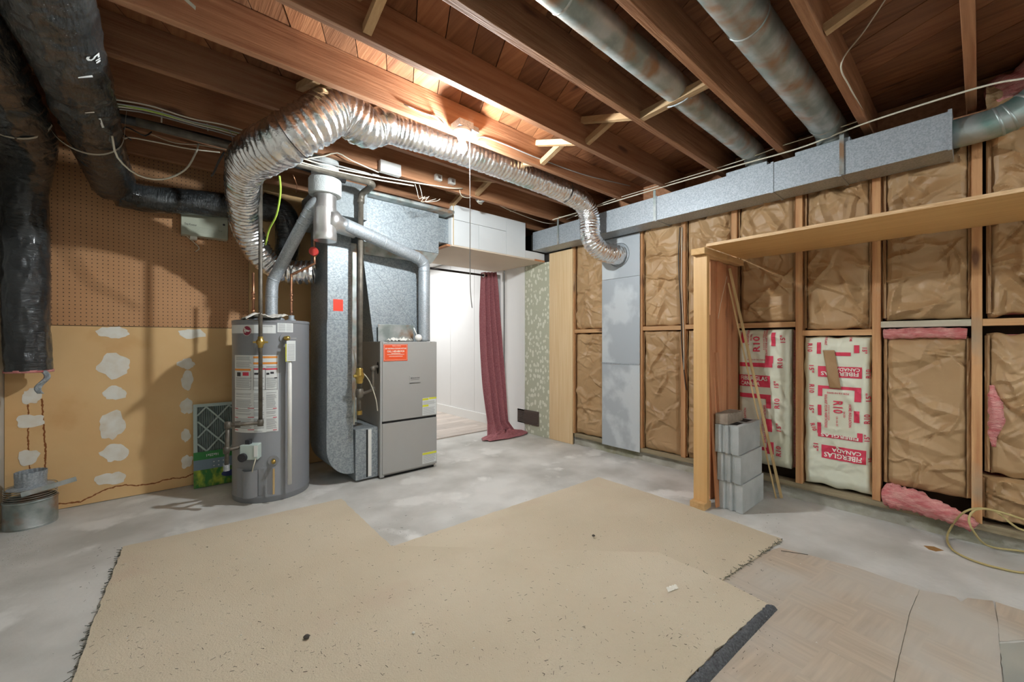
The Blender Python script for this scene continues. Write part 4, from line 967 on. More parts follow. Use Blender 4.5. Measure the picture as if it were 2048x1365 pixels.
# gas pipe to the furnace
g2 = thing('furnace_gas_pipe', 'long black gas pipe with brass valve beside the furnace', 'pipe', (1.17, 3.13, .6))
Yg = 3.12
pa = W(722, 372, Y=Yg); px_, py_ = W(719, 600, Y=Yg).x, Yg
zt_ = 2.24
B().tube([(px_ + .01, py_, zt_), (px_, py_, W(717, 800, Y=Yg).z)], .0205, 14).build('riser', 'pipe', g2, smooth=True)
B().tube([(-.1, 2.935, 2.285), (px_ + .0, 2.935, 2.285)], .021, 14).build('overhead_run', 'pipe', g2, smooth=True)
B().tube(spline([(px_ - .01, 2.935, 2.285), (px_ + .035, 2.955, 2.28), (px_ + .035, 3.05, 2.272), (px_ + .015, 3.105, 2.25), (px_ + .01, 3.12, 2.20)], .01), .024, 14).build('elbow', 'pipe', g2, smooth=True)
B().lathe((px_ + .01, py_, 2.20), [(.021, -.02), (.027, -.018), (.027, .018), (.021, .02)], 14).build('coupling', 'pipe', g2, smooth=True)
pz = W(717, 752, Y=Yg).z
B().lathe((px_, py_, pz), [(.0205, -.06), (.026, -.05), (.026, -.03), (.034, -.015), (.036, 0), (.034, .015), (.026, .03), (.026, .05), (.0205, .06)], 18).build('brass_valve', 'brass', g2, smooth=True)
B().cyl((px_ - .05, py_ - .01, pz), (px_ - .02, py_ - .01, pz), .012, 10).build('valve_stem', 'brass', g2)
zt2 = W(717, 787, Y=Yg).z
B().lathe((px_, py_, zt2), [(.0205, -.035), (.028, -.03), (.03, 0), (.028, .03), (.0205, .035)], 14).build('tee', 'pipe', g2, smooth=True)
B().tube([(px_, py_, zt2), (px_, py_, zt2 - .15)], .012, 12).build('drip_leg', 'pipe', g2, smooth=True)
B().cyl((px_, py_, zt2 - .165), (px_, py_, zt2 - .135), .019, 12).build('pipe_cap', 'brass', g2)
P = spline([(px_, py_, zt2 - .01), (1.27, 3.18, zt2 + .005), (1.285, 3.19, zt2 + .02), (1.285, 3.19, .88), (1.29, 3.20, .905), (1.345, 3.22, .91)], .02)
B().tube(P, .0135, 12).build('branch', 'pipe', g2, smooth=True)
for p in ((1.285, 3.19, zt2 + .015), (1.288, 3.195, .895)): B().lathe(p, [(.0005, -.022), (.02, -.018), (.022, 0), (.02, .018), (.0005, .022)], 12).build('fitting', 'pipe', g2, smooth=True)
B().tube(spline([W(707, 700, Y=3.2), W(712, 745, Y=3.14), W(709, 800, Y=3.2), W(708, 850, Y=3.21)], .02), .004, 6).build('thin_cable', 'cable', label='white cable hanging between gas valve and filter rack', cat='cable')
B().tube(spline([W(722, 742, Y=3.10), W(735, 757, Y=3.12), W(744, 775, Y=3.15), W(752, 800, Y=3.15), W(755, 822, Y=3.16)], .02), .004, 6).build('sensor_lead', 'cable', label='short pale lead curving down the furnace side', cat='cable')
# big dusty pipe under the joists
B().tube(spline([W(150, 212, Y=3.10), W(220, 232, Y=3.10), W(350, 262, Y=3.11), W(487, 297, Y=3.12), Vector((1.05, 3.13, 2.33))], .05), .024, 14).build('drain_pipe', 'abs', smooth=True, label='dusty black pipe running under the joists behind the foil duct', cat='pipe')

# ================================================================== FOIL FLEX DUCT
def flexr(r, pitch, rib, crk):
    return lambda i, an, p: (r if p.x > 1.05 else .092 + .026 * max(0, min(1, (2.95 - p.y) / .3)) * max(0, min(1, (1.05 - p.x) / .2))) * (1 + rib * (abs(((i * .006 / pitch) + an / (2 * PI)) % 1 - .5) * 4 - 1)) + crk * N.noise(p * 55 + Vector((math.cos(an) * 4, math.sin(an) * 4, 0))) + crk * .8 * N.noise(p * 18 + Vector((math.cos(an) * 2, math.sin(an) * 2, 3)))
fx = thing('foil_flex_duct', 'shiny crinkled foil flex duct looping from return duct to chase cover', 'duct', (1.0, 2.8, 1.8))
FP = [W(628, 545, D=3.22), W(598, 545, D=3.19), W(560, 540, D=3.15), W(522, 512, D=3.06), W(495, 460, D=2.92), W(487, 405, D=2.72), W(486, 358, D=2.50), W(505, 318, D=2.30), W(560, 285, D=2.12),
      W(620, 250, D=2.12), W(675, 222, D=2.22), Vector((.90, 2.33, 2.36)), Vector((1.05, 2.335, 2.405)), Vector((1.6, 2.335, 2.425)), Vector((2.2, 2.335, 2.42)), Vector((2.65, 2.335, 2.40)), Vector((2.88, 2.35, 2.37)), Vector((2.985, 2.36, 2.27)),
      Vector((2.995, 2.36, 2.13)), Vector((3.03, 2.35, 2.03)), Vector((3.13, 2.325, 1.965)), Vector((3.26, 2.30, 1.95)), Vector((3.365, 2.30, 1.955))]
P = spline(FP, .006); n_ = len(P)
kb = int(n_ * .36)
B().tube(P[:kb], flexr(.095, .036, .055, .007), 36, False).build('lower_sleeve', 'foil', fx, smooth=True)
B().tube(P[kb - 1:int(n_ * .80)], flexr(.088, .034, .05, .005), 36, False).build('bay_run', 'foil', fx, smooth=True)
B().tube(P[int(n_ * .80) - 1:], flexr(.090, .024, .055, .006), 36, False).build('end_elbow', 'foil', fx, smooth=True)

# ================================================================== BLACK INSULATED DUCTS
def blackduct(name, label, path, r, m, seed, straps=(), endf=1.):
    root = thing(name, label, 'duct', Vector(path[0]) - Vector((0, 0, r)))
    P = spline(path, .012)
    def rr(i, an, p):
        q = Vector((math.cos(an) * 1.6, math.sin(an) * 1.6, seed * 5.))
        t_ = i / len(P); rr_ = r * (1 if t_ < .62 else 1 + (endf - 1) * min(1, (t_ - .62) / .12))
        return rr_ * (1 + .06 * N.noise(p * 3 + q) + .05 * (.4 - abs(N.noise(p * 10 + q * 1.6)) * 2) + .03 * (.4 - abs(N.noise(p * 26 + q * 1.5)) * 2)) - (.018 * sum(math.exp(-((i - s * len(P)) / 3.5) ** 2) for s in straps))
    b = B().tube(P, rr, 72, True); tree = BVHTree.FromPolygons([tuple(v) for v in b.v], b.f)
    b.build('plastic_sleeve', m, root, smooth=True)
    return root, tree
da, PA = blackduct('insulated_flex_duct', 'black insulated duct hanging overhead marked with small white numbers', [(-.30, .7, 2.275), (-.295, 1.6, 2.265), (-.285, 2.2, 2.255), (-.275, 2.9, 2.245), (-.265, 3.35, 2.22), (-.255, 3.62, 2.195), (-.24, 3.79, 2.17)], .122, 'blackpl', 1, (.28, .62), .96)
dc, PC = blackduct('insulated_flex_duct', 'thinner black duct running along the wall above the control box', [(-.22, 3.80, 2.12), (-.05, 3.85, 2.125), (.2, 3.86, 2.16), (.5, 3.86, 2.19), (.74, 3.86, 2.21)], .092, 'blackpl', 5)
db, PB = blackduct('insulated_flex_duct', 'black speckled insulated duct along the left wall, bending down to hang open', [(-.555, .7, 2.265), (-.55, 1.6, 2.26), (-.54, 2.3, 2.25), (-.54, 2.9, 2.23), (-.55, 3.35, 2.20), (-.59, 3.62, 2.12), (-.62, 3.76, 1.95), (-.62, 3.80, 1.7), (-.62, 3.81, 1.3), (-.61, 3.81, .94)], .124, 'blackpl_z', 2, (.27, .50), .80)
B().tube([(-.61, 3.82, .928), (-.61, 3.82, .944)], .103, 32).build('open_insulation_end', 'pink', db, smooth=True)
B().grid(lambda a, q: (-.56 + .03 * a + .02 * math.sin(q * 6), 3.735 + .01 * math.sin(q * 9 + a * 2), .94 - .14 * q), 4, 16, (.001, .001, 0)).build('plastic_scrap', 'galv', db, smooth=True)
# markings on duct A
tb = B()
def markfn(y0, ang0):
    def f(a, q):
        ang = ang0 + q / .125; dr = Vector((math.cos(ang), 0, math.sin(ang))); o_ = Vector((-.288, y0 + a, 2.256))
        h = PA.ray_cast(o_, dr); return (h[0] if h[0] is not None else o_ + dr * .125) + dr * .003
    return f
put_text(tb, '5"', 0, 0, .075, .05, 0, markfn(2.18, -.67), .02)
rect(tb, -.008, .006, -.022, .022, markfn(2.28, -1.02)); rect(tb, -.004, .006, -.02, .015, markfn(2.63, -1.14)); rect(tb, -.05, .04, -.004, .004, markfn(2.72, -.95)); rect(tb, -.012, .008, -.02, .02, markfn(1.78, -1.15))
tb.build('white_marking', 'label', da)
# extra dark duct coiled behind the tee
blackduct('insulated_flex_duct', 'dark insulated duct bend half hidden behind the steel tee', [(.62, 3.86, 2.25), (.78, 3.84, 2.2), (.82, 3.86, 2.0), (.80, 3.86, 1.78)], .095, 'blackpl_z', 3)[0]
# webbing straps
def strap(name, label, pts, wdt, upv=(0, 1, 0)):
    P = spline(pts, .02); b = B(); vs = []; u_ = Vector(upv) * wdt / 2
    for p in P: vs += [p - u_, p + u_]
    n = len(P); b.add(vs, [(2 * i, 2 * i + 1, 2 * i + 3, 2 * i + 2) for i in range(n - 1)])
    b.add([v + Vector((0, 0, -.0015)) for v in vs], [(2 * i, 2 * i + 2, 2 * i + 3, 2 * i + 1) for i in range(n - 1)])
    return b.build(name, 'webbing', label=label, cat='strap', group='webbing straps holding the black ducts')
def halfloop(y, z0):
    out = [(-.715, y, 2.39)]
    for cx in (-.548, -.29):
        out += [(cx + .140 * math.cos(a), y, z0 + .140 * math.sin(a)) for a in [PI * (1.08 + .84 * k / 6) for k in range(7)]]
    return out + [(-.145, y, 2.33), (-.14, y, 2.39)]
strap('support_strap', 'beige webbing strap under both black ducts nearer the camera', halfloop(1.72, 2.262) + [(-.08, 1.80, 2.393), (.1, 1.95, 2.385)], .022)
strap('support_strap', 'beige webbing strap under both black ducts nearer the back wall', halfloop(3.05, 2.24), .02)
strap('support_strap', 'loose strap end hanging across the vertical black duct', [W(2, 265, D=2.1), W(25, 292, D=2.2), W(75, 333, D=2.25)], .022, (0, .2, 1))

# ================================================================== CONTROL BOX, FILTERS, VENT CAP
cb = thing('control_box', 'sage green metal control box mounted high on the pegboard', 'control box', (.26, 3.95, 1.92))
B().box(.115, .405, 3.92, 3.996, 1.925, 2.20).build('cover', 'boxg', cb, bevel=.004)
tb = B(); fc = lambda a, q: Vector((a, 3.9190, q))
put_text(tb, 'THERMAR', .170, 2.182, .07, .012, 0, fc, .02); put_text(tb, 'Dan Kenmar', .172, 2.005, .072, .016, .0, fc, .0); put_text(tb, '7-28', .355, 1.985, .02, .006, 0, fc)
for k in range(5): rect(tb, .135, .385, 1.955 + k * .009, 1.9556 + k * .009, fc)
tb.build('panel_lettering', 'inkb', cb)
B().lathe((.378, 3.92, 2.04), [(.0005, -.003), (.008, -.003), (.008, 0)], 14, 'y').build('knob_hole', 'inkb', cb)
B().box(.170, .212, 3.95, 3.99, 1.90, 1.925).build('terminal_tab', 'cream', cb)
B().tube(spline([(.15, 3.96, 1.92), (.19, 3.95, 1.88), (.225, 3.96, 1.84), (.205, 3.985, 1.815)], .01), .003, 6).build('dangling_wire', 'cable', cb)

fi = thing('furnace_filter', 'pleated air filter in green printed carton leaning behind the water heater', 'filter', (.4, 3.9, 0))
tl = Vector((0, .09, .62)).normalized()
def fm(a, q, off=0): return Vector((.188 + a, 3.895, .003)) + tl * q + Vector((0, -tl.z, tl.y)) * off
def fbox(a0, a1, q0, q1, o0, o1, name, m, par, **kw):
    A = [fm(a0, q0, o0), fm(a1, q0, o0), fm(a1, q1, o0), fm(a0, q1, o0), fm(a0, q0, o1), fm(a1, q0, o1), fm(a1, q1, o1), fm(a0, q1, o1)]
    return B().add(A, [(0, 3, 2, 1), (4, 5, 6, 7), (0, 1, 5, 4), (1, 2, 6, 5), (2, 3, 7, 6), (3, 0, 4, 7)]).build(name, m, par, **kw)
for a0, a1, q0, q1 in ((0, .024, 0, .63), (.382, .406, 0, .63), (.024, .382, .606, .63), (.024, .382, 0, .024)): fbox(a0, a1, q0, q1, 0, .024, 'frame_side', 'fcard', fi)
b = B()
for k in range(26):
    a0 = .024 + k * .01377; b.add([fm(a0, .02, .003), fm(a0 + .0069, .02, .016), fm(a0 + .01377, .02, .003), fm(a0, .61, .003), fm(a0 + .0069, .61, .016), fm(a0 + .01377, .61, .003)], [(0, 1, 4, 3), (1, 2, 5, 4)])
b.build('pleated_media', 'fgrey', fi, kind='stuff')
b = B()
for k in range(-4, 7):
    for sg in (1, -1):
        seg_ = []
        for n__ in range(60):
            q_ = .265 + .341 * n__ / 59; a_ = .08 + .148 * k + sg * (q_ - .265) * .87
            if .024 <= a_ <= .382: seg_.append((a_, q_))
        if len(seg_) > 3: b.beam(fm(*seg_[0], .0185), fm(*seg_[-1], .0185), .011, .003, (0, -1, .1))
b.build('diamond_grid', 'fcard', fi, kind='stuff')
fbox(-.001, .407, .205, .265, .0245, .026, 'green_band', 'fgreen', fi); fbox(-.001, .407, .13, .205, .0245, .026, 'grey_band', 'fblue', fi); fbox(-.001, .407, -.0, .13, .0245, .026, 'grass_picture', 'fgrass', fi)
tb = B(); put_text(tb, '16x25x1', .115, .233, .075, .02, PI, lambda a, q: fm(a, q, .0268), .02)
for k in range(3):
    for j in range(2): rect(tb, .12 + k * .03, .128 + k * .03, .145 + j * .03, .152 + j * .03, lambda a, q: fm(a, q, .0268))
tb.build('carton_lettering', 'label', fi)
B().prism([fm(.22 + .05 * math.cos(k * PI / 10), .075 + .024 * math.sin(k * PI / 10), .0262) for k in range(20)], (0, -.0008, 0)).build('oval_badge', 'navy', fi)
fbox(.02, .40, .01, .62, -.030, -.004, 'second_filter', 'fcard', fi)

vc = thing('chimney_cap', 'galvanized round vent cap with wire mesh standing in the left corner', 'vent cap', (-.604, 3.83, 0))
c_ = Vector((-.600, 3.80, 0)); RR = .112
B().lathe(c_, [(RR - .003, 0), (RR, 0), (RR, .008), (RR + .002, .010), (RR, .014), (RR, .150), (RR + .003, .154), (RR + .003, .160), (RR, .164), (RR - .003, .164), (RR - .003, 0)], 44).build('base_ring', 'galv_d', vc, autos=True)
b = B()
for k in range(44):
    a = 2 * PI * k / 44; b.beam(c_ + Vector((math.cos(a) * (RR - .004), math.sin(a) * (RR - .004), .15)), c_ + Vector((math.cos(a) * (RR - .004), math.sin(a) * (RR - .004), .235)), .0036, .0036)
for k in range(6): b.tube([c_ + Vector((math.cos(2 * PI * i / 36) * (RR - .004), math.sin(2 * PI * i / 36) * (RR - .004), .168 + k * .013)) for i in range(36)], .002, 4, close=True)
mo = b.build('wire_mesh', 'galv_d', vc); mo['kind'] = 'stuff'
B().lathe(c_, [(.096, .226), (.098, .226), (.098, .232), (.07, .242), (.066, .242), (.066, .22)], 40).build('top_rim', 'galv', vc, autos=True)
def crimp(i, an, p): return .066 * (1 + (.035 * math.cos(an * 20) if i >= 3 else 0))
B().tube([c_ + Vector((0, 0, z)) for z in (.24, .27, .29, .30, .315, .325)], crimp, 80, False).build('crimped_collar', 'galv', vc, smooth=True)
B().beam(c_ + Vector((-.02, -.118, .215)), c_ + Vector((.20, -.085, .255)), .004, .028).build('mounting_strap', 'galv_d', vc)

# ================================================================== LAMP
lamp = thing('bare_bulb_lamp', 'lit bare bulb in white porcelain keyless holder under the joists', 'lamp', (1.36, 2.02, 2.2))
lx, ly = 1.37, 2.04
B().lathe((lx, ly, 0), [(.0005, 2.385), (.055, 2.385), (.056, 2.372), (.045, 2.362), (.03, 2.352), (.024, 2.33), (.020, 2.325)], 28).build('porcelain_holder', 'porc', lamp, smooth=True)
B().lathe((lx, ly, 0), [(.0005, 2.255), (.018, 2.259), (.028, 2.272), (.031, 2.287), (.028, 2.30), (.018, 2.316), (.014, 2.33)], 14).build('bulb', 'bulb', lamp, smooth=True)
B().box(lx - .05, lx + .05, ly - .05, ly + .05, 2.386, 2.43).build('junction_box', 'galv', lamp, bevel=.003)
B().beam((lx + .03, ly + .0, 2.42), (lx + .14, ly + .05, 2.45), .04, .03).build('bracket', 'galv', lamp)
B().tube(spline([(lx + .035, ly - .03, 2.34), (lx + .037, ly - .03, 2.0), (lx + .037, ly - .03, 1.6), (lx + .04, ly - .03, 1.42), (lx + .052, ly - .03, 1.32)], .05), .0024, 6).build('pull_cord', 'cable_g', lamp)
for x, lab in ((.35, 'added twin-tube fill fixture, unseen behind the camera, left one'), (2.1, 'added twin-tube fill fixture, unseen behind the camera, right one')):
    ff = thing('added_fill_fixture', lab, 'lamp', (x, -1.75, 2.30))  # fixtures added out of view as soft fill light for the room
    B().box(x - .06, x + .06, -2.35, -1.15, 2.345, 2.392).build('housing', 'white', ff, bevel=.004)
    for dx in (-.032, .032): B().cyl((x + dx, -2.33, 2.322), (x + dx, -1.17, 2.322), .016, 10).build('tube', 'fill_tube', ff, smooth=True)

# ================================================================== ELECTRICAL ON THE JOISTS
jb = thing('white_junction_box', 'plain white plastic box fixed to the joist left of the bulb', 'junction box', (1.1, 2.91, 2.40))
a = W(758, 318, Y=2.915); c = W(799, 358, Y=2.915)
B().box(a.x, c.x, 2.885, 2.928, c.z + .01, a.z - .01).build('cover', 'white', jb, bevel=.003)
B().box(c.x - .04, c.x - .012, 2.8835, 2.8855, c.z + .02, c.z + .028).build('logo_plate', 'ink', jb)
for u, lab in ((876, 'left of two small white terminal blocks on the joist'), (903, 'right of two small white terminal blocks on the joist')):
    p = W(u, 356 + (u - 876) * .28, Y=2.915); rb = thing('terminal_block', lab, 'terminal', (p.x, 2.92, p.z - .02))
    B().box(p.x - .030, p.x + .030, 2.895, 2.929, p.z - .024, p.z + .024).build('housing', 'white', rb, bevel=.004)
    B().box(p.x - .012, p.x + .014, 2.892, 2.896, p.z - .012, p.z + .01).build('terminal_plate', 'steel', rb)
p = W(962, 396, Y=2.99); tr = thing('doorbell_transformer', 'small perforated metal transformer with tangled wires under the joist', 'transformer', (p.x, p.y, p.z - .04))
B().lathe(p, [(.0005, -.035), (.04, -.035), (.043, 0), (.04, .035), (.0005, .035)], 20, 'y').build('casing', 'galv', tr, bevel=.002)
for k in range(6):
    P = [p + Vector((.05 * math.cos(k + t * 2.2) * (.6 + .3 * t), -.02 + .01 * k, .05 * math.sin(k * 1.7 + t * 2.4))) for t in (0, .6, 1.2, 1.8, 2.4)]
    B().tube(spline(P, .01), .002, 5).build('wire', 'cable', tr)

def cable(label, pts, r=.0045, m='cable', nm='electrical_cable', cat='cable'):
    return B().tube(spline(pts, .03), r, 6).build(nm, m, smooth=True, label=label, cat=cat)
cable('cream cable running along the front top of the trunk duct to the right edge', [W(1105, 440, X=2.98), W(1200, 412, X=3.10), W(1330, 373, X=3.14), W(1480, 330, X=3.14), W(1600, 296, X=3.14), W(1735, 245, X=3.10), W(1955, 176, X=3.05), W(2060, 155, X=3.0)], .005)
cable('thinner grey cable beside the cream one along the trunk duct', [W(1150, 433, X=2.98), W(1210, 405, X=3.10), W(1330, 368, X=3.12), W(1480, 322, X=3.12), W(1560, 293, X=3.12), W(1640, 268, X=3.12), W(1722, 240, X=3.10), W(1731, 232, X=3.1), W(1700, 175, Z=2.385), W(1683, 126, Z=2.39), W(1730, 60, Z=2.55), W(1790, -30, Z=2.57)], .0032)
cable('cream cable drooping from the transformer to the trunk duct', [W(978, 398, Y=3.0), W(1010, 410, Y=3.05), W(1060, 428, Y=3.05), W(1110, 434, Y=2.95), W(1160, 430, Y=2.8)], .004)
cable('lower cream cable drooping past the soffit corner', [W(980, 402, Y=3.02), W(1030, 425, Y=3.1), W(1095, 447, Y=3.1), W(1130, 440, Y=2.95), W(1185, 418, Y=2.6)], .004)
cable('short loose wire looping above the drooping cables', [W(1020, 423, Y=3.12), W(1070, 417, Y=3.15), W(1100, 425, Y=3.1), W(1130, 432, Y=3.0)], .003)
cable('white cable snaking from the foil duct past the white box', [W(612, 318, Y=2.9), W(650, 312, Y=2.9), W(675, 306, Y=2.88), W(705, 322, Y=2.88), W(757, 345, Y=2.88)], .0045)
cable('long cream cable sagging along the joist behind the bulb', [W(560, 300, Y=2.86), W(640, 328, Y=2.88), W(740, 350, Y=2.88), W(832, 366, Y=2.88), W(900, 376, Y=2.88), W(925, 377, Y=2.9)], .005)
cable('second cream cable sagging just below the long one', [W(560, 312, Y=2.90), W(640, 335, Y=2.91), W(740, 357, Y=2.91), W(828, 372, Y=2.91)], .005)
cable('grey cable running above the steel tee under the joist', [W(545, 300, Y=2.95), W(640, 322, Y=2.96), W(700, 338, Y=2.96), W(758, 352, Y=2.96)], .006, 'cable_g')
for k, (du, lab) in enumerate(((0, 'thin wire dangling in a knot above the plenum, left strand'), (8, 'thin wire dangling in a knot above the plenum, right strand'))):
    cable(lab, [W(830 + du, 368, Y=2.9), W(835 + du, 385, Y=2.9), W(838 + du, 398, Y=2.92), W(850 + du, 393, Y=2.9), W(842 + du, 404, Y=2.92), W(858 + du * 2, 402, Y=2.94), W(872 + du, 398, Y=2.94)], .0022)
cable('white wire hanging from the joist down to the transformer', [W(919, 380, Y=2.9), W(923, 392, Y=2.92), W(938, 396, Y=2.94), W(946, 390, Y=2.95), W(952, 386, Y=2.98)], .003)
cable('dark cable stapled to the joist face feeding the bulb', [W(808, 208, Y=2.092), W(845, 226, Y=2.092), W(875, 235, Y=2.092), W(890, 250, Y=2.06)], .004, 'cable_g')
cable('dark cable running right from the bulb along the joist face', [W(935, 280, Y=2.06), W(950, 284, Y=2.08), W(965, 274, Y=2.092), W(1010, 289, Y=2.092), W(1080, 318, Y=2.092), W(1170, 350, Y=2.09), W(1260, 372, Y=2.09)], .0045, 'cable_g')
# bundle at the left
cable('cream cable looping below the ducts at left like a hammock', [W(224, 272, D=2.05), W(235, 315, D=2.1), W(275, 350, D=2.2), (W(325, 359, D=2.3)), W(370, 340, D=2.35), W(392, 305, D=2.4), W(397, 288, D=2.45)], .0048)
cable('arched cream cable under the second joist at left', [W(323, 245, D=2.3), W(326, 215, D=2.3), W(345, 196, D=2.3), W(400, 207, D=2.4), W(470, 232, D=2.5), W(520, 240, D=2.6)], .004)
cable('hook of cream cable above the dusty black pipe', [W(416, 262, D=2.5), W(414, 240, D=2.5), W(420, 233, D=2.5), W(465, 240, D=2.55), W(490, 250, D=2.6)], .004)
cable('yellow-green cable in the bundle above the dusty black pipe', [W(222, 205, Y=2.93), W(300, 222, Y=2.93), W(380, 243, Y=2.94), W(460, 262, Y=2.95), W(540, 285, Y=2.95)], .005, 'cable_y')
for k, (dv_, lab, m) in enumerate(((-5, 'top cream cable of the bundle at left', 'cable'), (3, 'grey cable second in the bundle at left', 'cable_g'), (8, 'cream cable third in the bundle at left', 'cable'), (13, 'lowest grey cable of the bundle at left', 'cable_g'))):
    cable(lab, [W(222, 203 + dv_, Y=2.90 + .02 * k), W(300, 216 + dv_ * .9, Y=2.90 + .02 * k), W(380, 240 + dv_ * .7, Y=2.90 + .02 * k), W(460, 258 + dv_, Y=2.90 + .02 * k), W(560, 290 + dv_, Y=2.90 + .02 * k)], .004, m)
cable('black looped wire under the dusty pipe at left', [W(262, 280, D=2.3), W(246, 268, D=2.3), W(250, 254, D=2.3), W(270, 262, D=2.3), W(290, 272, D=2.35), W(303, 264, D=2.4)], .004, 'cable_b')
cable('cream stub cable with a bare end under the dusty pipe', [W(238, 282, D=2.3), W(258, 275, D=2.3), W(290, 280, D=2.35), W(330, 288, D=2.4), W(380, 298, D=2.5), W(440, 305, D=2.6)], .004)
cable('pair of pale wires along the lower joist at left', [W(300, 268, D=2.5), W(350, 286, D=2.55), W(400, 290, D=2.6), W(450, 300, D=2.65)], .003)
cable('dark cable drop beside the foil duct bend', [W(448, 305, D=2.35), W(438, 322, D=2.4), W(428, 345, D=2.5), W(423, 352, D=2.6)], .006, 'cable_b')
cable('thin tie wire joining the pipes left of the foil duct', [W(466, 288, D=2.4), W(462, 265, D=2.4), W(450, 258, D=2.4)], .002, 'cable_g')
cable('bright yellow-green cable hanging from the foil duct bend to the gas pipe', [W(559, 352, D=2.5), W(561, 385, D=2.55), W(553, 430, D=2.6), W(538, 460, D=2.66), W(531, 490, D=2.72)], .0055, 'cable_y')
cable('thin red wire beside the flue elbow', [W(586, 350, D=2.75), W(594, 370, D=2.8), (W(592, 385, D=2.85))], .002, 'copper')
cable('black cable stapled down the stud beside the post', [W(1360, 455, X=3.372), W(1357, 520, X=3.372), W(1362, 620, X=3.372), W(1364, 700, X=3.372), W(1372, 780, X=3.38)], .0045, 'cable_b')
cable('white cable stapled down the same stud, slightly right', [W(1364, 455, X=3.372), W(1363, 560, X=3.372), W(1367, 660, X=3.372), W(1368, 740, X=3.372)], .004)

# ================================================================== FLOOR COVERINGS
def ragged(pts, seed, amp, step=.03):
    out = []; n = len(pts)
    for i in range(n):
        a, b_ = Vector(pts[i]), Vector(pts[(i + 1) % n]); L = (b_ - a).length; k = max(1, int(L / step)); nrm = Vector((-(b_ - a).y, (b_ - a).x, 0)).normalized()
        for j in range(k):
            p = a + (b_ - a) * j / k; out.append(p + nrm * (amp * N.noise(p * 22 + Vector((seed, 0, 0))) + amp * .6 * N.noise(p * 70) if j else 0))
    return out
def slab(name, pts, z0, z1, m, seed=0, amp=0, **kw):
    P = ragged([(p.x, p.y, z0) for p in pts], seed, amp) if amp else [Vector((p.x, p.y, z0)) for p in pts]
    ar = sum(P[i - 1].x * P[i].y - P[i].x * P[i - 1].y for i in range(len(P)))
    if ar < 0: P = P[::-1]
    return B().prism(P, (0, 0, z1 - z0)).build(name, m, **kw)
slab('carpet_remnant', [Fl(781, 1098), Fl(1197, 957), Fl(1378, 1015), Fl(1565, 1082), Fl(1441, 1167), Fl(1310, 1112), Fl(1000, 1200), Fl(800, 1120)], .001, .009, 'carpet', 1, .006, label='smaller piece of tan carpet backing in front of the post', cat='carpet')
slab('carpet_remnant', [Fl(-40, 1850), Fl(148, 1365), Fl(205, 1205), Fl(246, 1100), Fl(683, 1003), Fl(781, 1098), Fl(1317, 1112), Fl(1441, 1167), Fl(1537, 1217), Fl(1440, 1303), Fl(1378, 1365), Fl(1000, 1850)], .0095, .017, 'carpet', 2, .006, label='large piece of tan carpet backing covering the middle of the floor', cat='carpet')
EL = spline([Fl(1532, 1213, .017), Fl(1454, 1287, .017), Fl(1374, 1364, .017), Fl(1190, 1540, .017)], .02)
ER = spline([Fl(1556, 1222, .0), Fl(1490, 1292, .0), Fl(1424, 1364, .0), Fl(1262, 1540, .0)], .02)
def ef(a, q):
    k = a * (min(len(EL), len(ER)) - 1); i = min(int(k), min(len(EL), len(ER)) - 2); f = k - i
    l = EL[i].lerp(EL[i + 1], f); r_ = ER[i].lerp(ER[i + 1], f); p = l.lerp(r_, q)
    n_ = N.noise(Vector((p.x * 90, p.y * 90, 0)))
    return (p.x + .003 * N.noise(Vector((p.x * 60, p.y * 60, 7))), p.y + .003 * n_, .017 * (1 - q) + .012 * math.sin(PI * q) + .002 + .004 * n_)
B().grid(ef, 220, 14, (0, 0, -.001)).build('rolled_carpet_edge', 'rugedge', label='charcoal pile showing along the curled carpet edge at right', cat='carpet edge')
fr = B()
for pts in ([Fl(1565, 1082), Fl(1441, 1167)], [Fl(1441, 1167), Fl(1537, 1217)], [Fl(246, 1100), Fl(205, 1205), Fl(148, 1365), Fl(40, 1640)], [Fl(1317, 1112), Fl(1441, 1167)]):
    P = spline([Vector((p.x, p.y, .006)) for p in pts], .006)
    for p in P:
        if random.random() < .8:
            a = random.uniform(0, 2 * PI); L = random.uniform(.008, .026); q = p + Vector((random.gauss(0, .003), random.gauss(0, .003), random.uniform(0, .008))); fr.tube([q, q + Vector((math.cos(a) * L, math.sin(a) * L, random.uniform(-.003, .004)))], .0013, 3, False)
fr.build('frayed_fibres', 'fray', kind='stuff', label='dark frayed fibres along the carpet edges', cat='fibres')
# vinyl
vn = thing('vinyl_flooring', 'worn parquet-print vinyl sheet with torn edges at lower right', 'flooring', (1.6, .2, 0))
vs_ = [[Fl(1400, 1150), Fl(1560, 1097), Fl(1716, 1138), Fl(1839, 1181), Fl(1819, 1227), Fl(1796, 1325), Fl(1760, 1480), Fl(1500, 1700), Fl(1150, 1500)],
       [Fl(1840, 1182), Fl(1911, 1196), Fl(1922, 1206), Fl(1935, 1198), Fl(1985, 1204), Fl(1996, 1250), Fl(2003, 1350), Fl(2015, 1520), Fl(1765, 1480), Fl(1798, 1325), Fl(1821, 1227)],
       [Fl(1991, 1206), Fl(2060, 1228), Fl(2140, 1275), Fl(1999, 1285), Fl(1996, 1245)],
       [Fl(1999, 1290), Fl(2145, 1281), Fl(2300, 1420), Fl(2019, 1520), Fl(2006, 1350)]]
for i, q in enumerate(vs_): slab('vinyl_piece', q, .0004 + .0002 * (i % 2), .0034, 'parq' if i < 3 else 'vdark', i, .003, parent=vn)
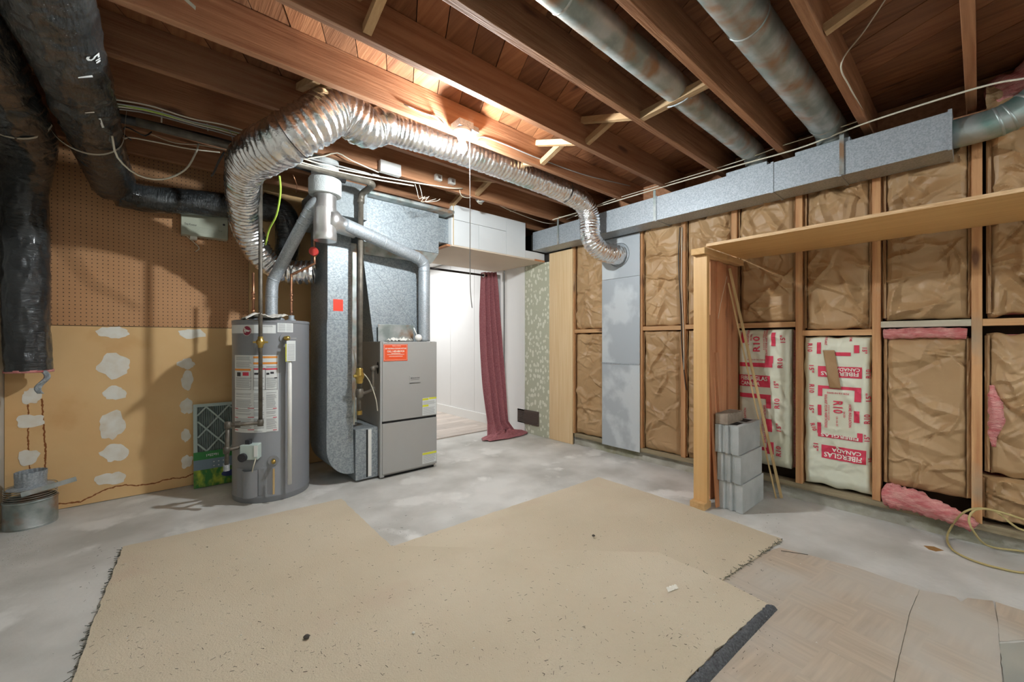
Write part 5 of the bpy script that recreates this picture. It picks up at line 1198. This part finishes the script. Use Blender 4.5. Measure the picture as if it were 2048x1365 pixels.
# debris
db_ = B()
for k in range(1500):
    u = random.uniform(160, 1560); v = random.uniform(1040, 1360) if random.random() < .8 else random.uniform(1000, 1360); p = Fl(u, v)
    if v < 1100 and u < 1000 and not (v > 1105 - (u - 246) * .2): continue
    a = random.uniform(0, 2 * PI); L = random.choice((.002, .003, .005, .008, .014)) * random.uniform(.6, 1.2); q = Vector((p.x, p.y, .0185)); db_.tube([q, q + Vector((math.cos(a) * L, math.sin(a) * L, 0))], random.uniform(.0004, .0009), 3, False)
db_.build('floor_litter', 'dirt', kind='stuff', label='dark fibres and grit scattered over the carpet', cat='debris')
cp_ = B()
for k in range(420):
    if k < 300: u, v = random.gauss(40, 22), random.gauss(1085, 25); z = .001
    else: u, v = random.uniform(100, 1900), random.uniform(1010, 1330); z = .0175
    if v < 1060 and k < 300: continue
    p = Fl(u, v); r_ = random.uniform(.001, .0035); a = random.uniform(0, PI)
    cp_.prism([(p.x + r_ * math.cos(a + j * 2.1), p.y + r_ * math.sin(a + j * 2.1), z) for j in range(3)], (0, 0, .0015))
cp_.build('paint_flakes', 'chip', kind='stuff', label='white paint flakes and crumbs near the vent cap and on the floor', cat='debris')
for u, v, s_, lab in ((1187, 1080, .010, 'larger black crumb on the carpet'), (613, 1287, .012, 'grey and black pebble on the carpet near the front'), (827, 1277, .006, 'small white pebble on the carpet')):
    p = Fl(u, v); B().lathe((p.x, p.y, .0175 + s_ * .5), [(.0003, -s_ * .5), (s_ * .8, -s_ * .3), (s_, .1 * s_), (s_ * .5, s_ * .5), (.0003, s_ * .6)], 7).build('pebble', 'dirt' if 'white' not in lab else 'chip', label=lab, cat='pebble')
p = Fl(1347, 1190)
B().grid(lambda a, q: (p.x + .06 * (a - .5) + .02 * q, p.y - .015 * (a - .5) + .022 * q, .0185 + .008 * abs(N.noise(Vector((a * 4, q * 4, 1))))), 8, 5, (0, 0, .001)).build('paper_scrap', 'cream', label='torn cream paper scrap on the carpet', cat='scrap')
p0, p1 = Fl(1562, 1104), Fl(1616, 1112)
B().tube([(p0.x, p0.y, .005), (p1.x, p1.y, .005)], .0016, 5).build('splinter', 'dirt', label='long thin dark splinter on the vinyl by the carpet corner', cat='stick')
p = Fl(1868, 1098)
slab('rust_stain', [Fl(1847, 1092), Fl(1868, 1094), Fl(1888, 1102), (Fl(1872, 1104)), Fl(1858, 1100)], .0002, .0006, 'stain2', 3, .003, label='rusty brown spot on the concrete near the hose', cat='stain')
# coiled hose at the right wall
HP = [W(2120, 1045, D=1.95), W(2048, 1062, D=2.0), W(1985, 1021, D=2.12), W(1930, 1024, D=2.17), Fl(1896, 1068, .03), Fl(1902, 1097, .008), Fl(1937, 1118, .008), Fl(1990, 1135, .008), Fl(2060, 1146, .008), Fl(2110, 1120, .02), Fl(2048, 1104, .02), Fl(1978, 1093, .02), W(1948, 1065, D=2.13), W(1938, 1035, D=2.14), W(1965, 1018, D=2.12), W(2048, 1040, D=2.0), W(2120, 1075, D=1.9)]
B().tube(spline(HP, .02), .0052, 8).build('coiled_hose', 'cable_t', smooth=True, label='thin tan hose coiled loosely against the right wall', cat='hose')
